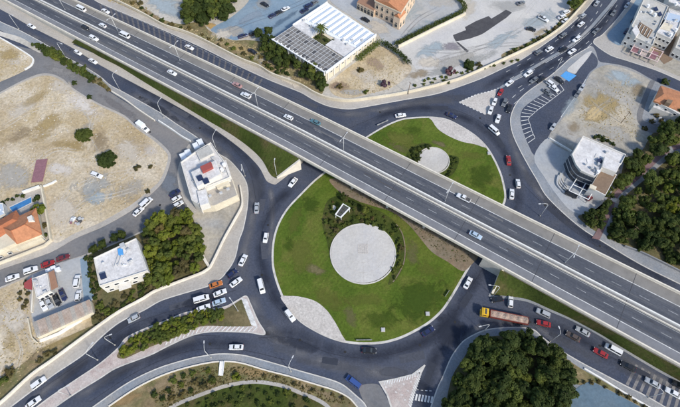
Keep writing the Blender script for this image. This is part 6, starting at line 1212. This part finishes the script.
CARS = [
 ('minibus', 'white', (81, 9), (-2, -.95), 'white minibus on the motorway at the far upper left, beside the leftmost median lamp', MW, md),
 ('hatchback', 'black', (85.5, 27.5), (2, 1), 'small dark car on the near motorway carriageway at the upper left', MW, md),
 ('suv', 'white', (94, 38.5), (2, 1), 'white car on the near motorway carriageway above the start of the grass bank', MW, md),
 ('hatchback', 'white', (102.5, 25.5), (-2, -.95), 'white car on the far motorway carriageway just behind a white van', MW, md),
 ('minibus', 'white', (124.5, 35.5), (-2, -.95), 'large white van on the far carriageway beside the second median lamp', MW, md),
 ('sedan', 'white', (172, 72.8), (2, 1), 'white car alone on the near carriageway left of the third median lamp', MW, md),
 ('sedan', 'pink', (237, 85), (-2, -.98), 'faded reddish car on the far carriageway hugging the hard shoulder', MW, md),
 ('suv', 'white', (245.7, 95.6), (-2, -.98), 'white car right behind the faded reddish car on the motorway', MW, md),
 ('hatchback', 'white', (288.4, 117.4), (-2, -.98), 'white car on the far carriageway left of a dark teal one', MW, md),
 ('sedan', 'teal', (315.5, 122.2), (-2, -.98), 'dark teal car on the motorway above the left underpass', MW, md),
 ('pickup', 'white', (463.5, 198), (-2, -1), 'white pickup truck with a dark load bed near the hard shoulder above the island', MW, md),
 ('sedan', 'lightblue', (475.5, 235.2), (2, 1.05), 'pale blue white car on the near carriageway above the right underpass', MW, md),
 ('sedan', 'white', (105.5, 11.3), (2, .95), 'white car on the slip road behind the motorway at the top left', RB, .02),
 ('sedan', 'white', (189.3, 47.5), (2, .95), 'white car among the painted bars of the northern slip road', RB, .02),
 ('sedan', 'white', (31.5, 26.3), (2, 1.1), 'white car highest up on the upper left slip road', RB, .012),
 ('hatchback', 'white', (78, 52.8), (2, 1.1), 'white car on the slip road, upper of a pair beside the bushes', RB, .012),
 ('sedan', 'white', (93, 61.2), (2, 1.1), 'white car on the slip road, lower of a pair beside the bushes', RB, .012),
 ('box_van', 'white', (143.5, 128), (2, 1.4), 'big white box van parked on the narrow side street', ST_, .03),
 ('sedan', 'white', (293, 182.5), (-1.6, 2), 'white car coming out of the left underpass', RB, .012),
 ('sedan', 'silver', (256.7, 208), (.1, -2), 'silver car going up the left side of the roundabout', RB, .012),
 ('hatchback', 'white', (265.8, 237.8), (-.4, 2), 'white car hugging the island kerb on the left side', RB, .012),
 ('sedan', 'white', (243, 260.3), (1, -2), 'white car entering the roundabout at the left beside the pavement', RB, .012),
 ('sedan', 'white', (236, 282.3), (2, -1.5), 'white car waiting just above the apex of the long splitter island', RB, .012),
 ('van', 'white', (261.3, 286.5), (.5, 2), 'white van on the ring left of the cobbled apron', RB, .012),
 ('hatchback', 'navy', (232.5, 274), (2, -1.6), 'dark blue car ahead of the waiting cars near the left entry', RB, .012),
 ('sedan', 'orange', (216, 284.6), (2, -.7), 'orange brown car in the queue next to the pavement', RB, .012),
 ('sedan', 'white', (220, 293), (2, -.8), 'white car in the middle of the left queue behind the orange one', RB, .012),
 ('van', 'white', (201.5, 299), (2, -.6), 'long white van at the tail of the left queue', RB, .012),
 ('sedan', 'lightblue', (219, 302), (2, -.7), 'pale blue car in the queue beside the splitter hedge', RB, .012),
 ('sedan', 'white', (203.5, 308), (2, -.7), 'white car half under the splitter hedge behind the pale blue car', RB, .012),
 ('suv', 'white', (290, 315.6), (1.5, 2), 'white car beside the cobbled apron on the lower left of the ring', RB, .012),
 ('sedan', 'white', (236.3, 347.2), (-2, .0), 'white car leaving the roundabout along the lower carriageway', RB, .012),
 ('sedan', 'black', (369, 350.6), (2, .1), 'black car at the very bottom of the roundabout ring', RB, .012),
 ('sedan', 'navy', (428, 331.5), (2, -1.3), 'dark blue car on the lower right of the ring beside the lawn', RB, .012),
 ('van', 'blue', (353.5, 382), (-1.8, -1.4), 'blue van joining from the bottom exit beside the pavement', RB, .012),
 ('hatchback', 'silver', (134, 318.6), (-2, 1.0), 'silver car on the upper left-hand carriageway beside the wall', RB, .012),
 ('suv', 'white', (39, 383.3), (2, -1.5), 'white car at the lower left, upper of two', RB, .012),
 ('sedan', 'white', (33.5, 402.8), (2, -1.5), 'white car with dark windows at the lower left, cut near the bottom edge', RB, .012),
 ('sedan', 'white', (467.8, 283), (1.1, -2), 'white car in the right underpass road', RB, .012),
 ('suv', 'silver', (543, 313.3), (-2, -.95), 'silver and white car beside the red car behind the yellow lorry', SL, .012),
 ('sedan', 'red', (543.5, 323.5), (-2, -.5), 'bright red car right behind the lorry trailer', SL, .012),
 ('sedan', 'silver', (582.6, 331.6), (-2, -1.1), 'silver car next to the grass bank kerb on the slip road', SL, .012),
 ('sedan', 'brown', (573, 336.5), (-2, -1.1), 'dark brown car in the middle of the slip road queue', SL, .012),
 ('sedan', 'red', (600.5, 353), (-2, -1.1), 'red car in the slip road queue beside a white van', SL, .012),
 ('van', 'white', (613, 349.5), (-2, -1.1), 'white van near the kerb beside a red car on the slip road', SL, .012),
 ('sedan', 'black', (628, 366.5), (-2, -1.1), 'black car behind the white van on the slip road', SL, .012),
 ('sedan', 'silver', (652.5, 383), (-2, -1.1), 'silver car driving over the pale painted bars', SL, .02),
 ('sedan', 'white', (673, 393), (-2, -1.1), 'white car at the lower right edge on the painted bars', SL, .02),
 ('suv', 'black', (680, 386), (-2, -1.1), 'black car cut by the right edge beside the grass bank', SL, .02),
 ('hatchback', 'white', (510.5, 302), (.1, -2), 'small white car stopped across the slip road mouth above the lorry', SL, .012),
 ('hatchback', 'black', (497, 299.5), (-2, .3), 'dark car by the corner kerb of the right underpass road', SL, .012),
 ('sedan', 'white', (400.5, 115.5), (2, -.3), 'white car at the top of the ring left of the cobbled apron', RB, .012),
 ('sedan', 'navy', (451.5, 115.6), (2, .9), 'dark blue car at the top of the ring beside the cobbled apron', RB, .012),
 ('van', 'white', (494, 130.8), (1.4, 1.2), 'white van on the ring beside the upper cobbled apron', RB, .012),
 ('sedan', 'white', (498, 118.8), (-.7, 2), 'white car at the head of the queue entering from the avenue', AV, .012),
 ('sedan', 'white', (490.6, 110.3), (-.7, 2), 'white car next to the cobbled triangle at the avenue mouth, lower one', AV, .012),
 ('hatchback', 'white', (494.5, 102), (-.8, 2), 'white car next to the cobbled triangle at the avenue mouth, upper one', AV, .012),
 ('hatchback', 'red', (500.5, 92.5), (-1, 1.6), 'red car near the tip of the avenue median', AV, .012),
 ('sedan', 'grey', (504.5, 102.5), (-.8, 2), 'grey car in the middle lane at the avenue mouth', AV, .012),
 ('sedan', 'black', (509, 108.5), (-.7, 2), 'black car by the pavement corner at the avenue mouth', AV, .012),
 ('sedan', 'white', (509.3, 83.2), (-2, 1.5), 'white car beside the lower avenue median', AV, .012),
 ('suv', 'white', (528, 74), (-2, 1.3), 'white car on the avenue left of the parking bays', AV, .012),
 ('sedan', 'grey', (534, 80), (-2, 1.4), 'grey car on the avenue below a white one near the parking bays', AV, .012),
 ('sedan', 'black', (541, 79.5), (-2, 1.4), 'black car on the avenue close to the pavement above the bays', AV, .012),
 ('sedan', 'white', (549.3, 49.2), (2, -1.2), 'white car on the upper avenue carriageway, lower of two white ones', AV, .012),
 ('hatchback', 'grey', (538, 52.5), (2, -1.2), 'grey car on the upper avenue carriageway behind a white one', AV, .012),
 ('sedan', 'white', (581, 24.3), (2, -1.6), 'white car on the upper avenue carriageway, upper of two white ones', AV, .012),
 ('sedan', 'grey', (562.7, 35.6), (2, -1.4), 'dark grey car between the two white ones on the upper avenue carriageway', AV, .012),
 ('hatchback', 'silver', (583, 16), (2, -1.7), 'silver car near the tree on the upper avenue carriageway', AV, .012),
 ('suv', 'white', (576.5, 39.5), (-2, 1.3), 'white car on the lower avenue carriageway close to the median', AV, .012),
 ('sedan', 'white', (572, 51.5), (-2, 1.3), 'white car on the lower avenue carriageway beside the pavement tip', AV, .012),
 ('sedan', 'black', (563, 49.5), (-2, 1.3), 'black car on the lower avenue carriageway left of the white ones', AV, .012),
 ('sedan', 'grey', (596, 31), (-2, 1.6), 'grey car on the avenue at the side street junction', AV, .012),
 ('sedan', 'silver', (596.5, 3.5), (1.5, -2), 'silver car at the top of the upper avenue carriageway', AV, .012),
 ('sedan', 'grey', (613.5, 13), (-1.5, 2), 'grey car near the top of the lower avenue carriageway', AV, .012),
 ('hatchback', 'silver', (627, 5.5), (-1.5, 2), 'silver car by the blue parking strip at the top of the avenue', AV, .012),
 ('sedan', 'red', (508.5, 160.5), (-.2, -2), 'red car on the right side of the ring', RB, .012),
 ('hatchback', 'white', (518, 183.7), (-.2, -2), 'white car on the right side of the ring, upper of a pair', RB, .012),
 ('sedan', 'white', (511.7, 194.2), (.1, -2), 'white car on the right side of the ring, lower of a pair', RB, .012),
 ('sedan', 'white', (12.5, 277.8), (2, -.7), 'white car with dark windows parked at the left end of the side street', ST_, .03),
 ('suv', 'white', (31, 270.3), (2, -.7), 'white car on the side street in front of the red awning', ST_, .03),
 ('sedan', 'red', (48, 264), (2, -.7), 'red car on the side street, left of a maroon one', ST_, .03),
 ('sedan', 'maroon', (63.2, 258), (2, -.7), 'maroon car on the side street beside the yard', ST_, .03),
 ('sedan', 'white', (138.5, 211.7), (1.5, -1.3), 'white car with dark windows parked at the field edge, lower of two', ST_, .03),
 ('van', 'white', (146.5, 203), (1.5, -1.4), 'white van parked at the field edge, upper of two', ST_, .03),
 ('sedan', 'white', (169, 217), (2, -.5), 'white car parked beside the overgrown plot trees', ST_, .03),
 ('sedan', 'navy', (175, 193.5), (1.6, -1.2), 'dark car parked left of the cluttered white building', PK, .03),
 ('hatchback', 'white', (176.5, 199), (1.6, -1.), 'white car parked left of the cluttered white building, upper one', PK, .03),
 ('hatchback', 'white', (178.5, 204.5), (1.6, -1.), 'white car parked left of the cluttered white building, lower one', PK, .03),
 ('suv', 'white', (77.3, 281.5), (.3, -2), 'white car with a dark windscreen in the shop yard', PK, .19),
 ('hatchback', 'white', (78.5, 296), (.3, -2), 'white car at the lower end of the shop yard', PK, .19),
 ('sedan', 'white', (43.6, 305), (.9, 2), 'white car parked behind the shop, left one', PK, .19),
 ('sedan', 'silver', (49.6, 303), (.9, 2), 'silver car parked behind the shop, middle one', PK, .19),
 ('sedan', 'black', (57, 300), (.9, 2), 'black car parked behind the shop, right one', PK, .19),
 ('sedan', 'navy', (63, 295), (.9, 2), 'dark blue car parked at the brown awning corner', PK, .19),
 ('suv', 'white', (97, 175.5), (2, .7), 'white car parked below the broad dark tree in the dry field', PK, .24),
 ('sedan', 'white', (553.7, 88.5), (2, 1.4), 'white car in the parking bays beside the painted blue bay', PK, .16),
 ('suv', 'white', (551, 84.6), (2, 1.4), 'white car in the parking bays nearest the pavement', PK, .16),
 ('sedan', 'grey', (547.5, 92.5), (2, 1.4), 'grey car in the parking bays left of two white ones', PK, .16),
 ('sedan', 'black', (559, 80), (2, 1.4), 'black car in the bay next to the painted blue bay', PK, .16),
 ('sedan', 'silver', (582, 87.5), (-1.3, 2), 'silver car parked along the edge of the vacant lot, upper one', PK, .16),
 ('hatchback', 'grey', (577.5, 94), (-1.3, 2), 'dark grey car parked along the edge of the vacant lot, middle one', PK, .16),
 ('hatchback', 'silver', (553, 127), (-1.3, 2), 'silver car parked at the lower corner of the vacant lot', PK, .16),
 ('suv', 'black', (571, 194.5), (2, .9), 'black car parked below the white framed carport', PK, .19),
 ('sedan', 'navy', (584, 188), (2, 1), 'dark blue car under the white framed carport', PK, .19),
 ('hatchback', 'maroon', (590.5, 197.5), (2, -1.2), 'dark maroon car in the open yard below the office terrace', PK, .19),
 ('sedan', 'black', (264.8, 4.5), (2, 1), 'black car alone in the upper car park', PK, .24),
 ('sedan', 'navy', (273, 15.5), (2, -1), 'dark blue car in the upper car park row, left one', PK, .24),
 ('sedan', 'black', (279, 12.5), (2, -1), 'black car in the upper car park row, middle one', PK, .24),
 ('sedan', 'white', (285.5, 9), (2, -1), 'white car in the upper car park row, right one', PK, .24),
 ('sedan', 'navy', (304.5, 10.5), (2, -1.2), 'dark blue car beside the warehouse corner, lower one', PK, .24),
 ('suv', 'navy', (309, 6), (2, -1.2), 'dark blue car beside the warehouse corner, upper one', PK, .24),
 ('sedan', 'grey', (314.5, 2.5), (2, -1.2), 'grey car beside the warehouse corner at the top edge', PK, .24),
 ('sedan', 'navy', (243, 36), (2, -.6), 'dark blue car at the lower edge of the upper car park, left one', PK, .24),
 ('sedan', 'black', (254, 33.5), (2, -.5), 'black car at the lower edge of the upper car park, right one', PK, .24),
 ('sedan', 'black', (252.5, 51.5), (2, 1), 'black car on the rough verge below the car park', PK, .22),
 ('sedan', 'black', (365.5, 19.8), (2, 1), 'black car on the church yard between warehouse and church', PK, .25),
 ('sedan', 'white', (562, 17), (2, -1), 'white car parked near the tree by the avenue, lower one', PK, .22),
 ('suv', 'white', (566, 12.5), (2, -1), 'white car parked near the tree by the avenue, middle one', PK, .22),
 ('sedan', 'white', (565.5, 20.5), (2, -1), 'white car parked against the avenue wall near the tree', PK, .22),
 ('pickup', 'white', (543.5, 19), (1.5, .8), 'white pickup truck standing on the open plot', PK, .22),
 ('sedan', 'black', (531, 29.3), (2, .5), 'black car standing on the open plot', PK, .22),
 ('sedan', 'grey', (521, 3), (2, -.8), 'grey car at the top of the open plot', PK, .22),
 ('sedan', 'navy', (184, 13), (1, .6), 'dark car on the grey ground left of the tree clump at the top', PK, .24),
 ('sedan', 'black', (634, 20), (1.4, -2), 'black car parked in the blue strip beside the patio house, upper one', PK, .2),
 ('sedan', 'navy', (627, 31), (1.4, -2), 'dark blue car parked in the blue strip beside the patio house, lower one', PK, .2),
]
for c_ in CARS: vehicle(*c_)
# the yellow lorry
a = P((484, 313.6), .5); a.z = .012; e_ = P((528, 321.5), 1.4); e_.z = .012; v = a-e_; an = math.atan2(v.y, v.x); LT = v.length
t = thing('articulated_lorry', 'lorry with a yellow cab and a long open trailer of sandy load entering the roundabout', 'lorry', a, an)
MB().box((0, 0, 1.05), (2.5, 2.45, .5)).box((.05, 0, 1.95), (2.2, 2.4, 1.5)).box((-.1, 0, 2.78), (1.8, 2.2, .2)).box((1.2, 0, .8), (.35, 2.4, .5)).build('cab', 'truck_yellow', t)
MB().add([(1.16, -1.05, 1.75), (1.16, 1.05, 1.75), (1.16, 1.0, 2.55), (1.16, -1.0, 2.55)], [(0, 1, 2, 3)]).build('windscreen', 'glass', t)
for s in (-1, 1): MB().add([(-.4, s*1.21, 1.8), (.9, s*1.21, 1.8), (.8, s*1.21, 2.5), (-.4, s*1.21, 2.5)], [(0, 1, 2, 3) if s < 0 else (3, 2, 1, 0)]).build('side_window', 'glass', t); MB().box((1.2, s*1.4, 2.1), (.12, .3, .7)).build('mirror', 'panel_dark', t); MB().box((1.4, s*.9, .85), (.06, .35, .2)).build('headlight', 'lamp_white', t)
MB().box((-.1, 0, 2.95), (.5, 1.8, .14)).build('roof_vent', 'panel_dark', t)
MB().box((-LT/2-.3, 0, .85), (LT, .9, .3)).build('chassis', 'panel_dark', t)
x0, x1 = -LT, -1.7; xm = (x0+x1)/2
MB().box((xm, 0, 1.15), (x1-x0, 2.4, .25)).build('trailer_floor', 'truck_red', t)
for s in (-1, 1): MB().box((xm, s*1.2, 1.75), (x1-x0, .08, 1.0)).build('side_board', 'truck_red', t)
for x in (x0, x1): MB().box((x, 0, 1.75), (.1, 2.3, 1.)).build('end_board', 'truck_red', t)
ld = MB(); nx, ny = 40, 8
for i in range(nx):
    for j in range(ny):
        X = x0+.1+(x1-x0-.2)*i/(nx-1); Y = -1.14+2.28*j/(ny-1); ld.v.append((X, Y, 1.95+.35*(1-(2*j/(ny-1)-1)**2)*(.6+.4*sin(i*.9))+R.uniform(-.05, .05)))
for i in range(nx-1):
    for j in range(ny-1): ld.f.append((i*ny+j, (i+1)*ny+j, (i+1)*ny+j+1, i*ny+j+1))
ld.build('load', 'sand_load', t)
wm = wheel_mesh(.5, .32)
for x in (.7, -1.9, x0+1.2, x0+2.5, x0+3.8):
    for s in (-1, 1): w_ = link('wheel', wm, t); w_.location = (x, s*1.02, .5); r_ = link('rim', rim_mesh(.5, .32), w_)
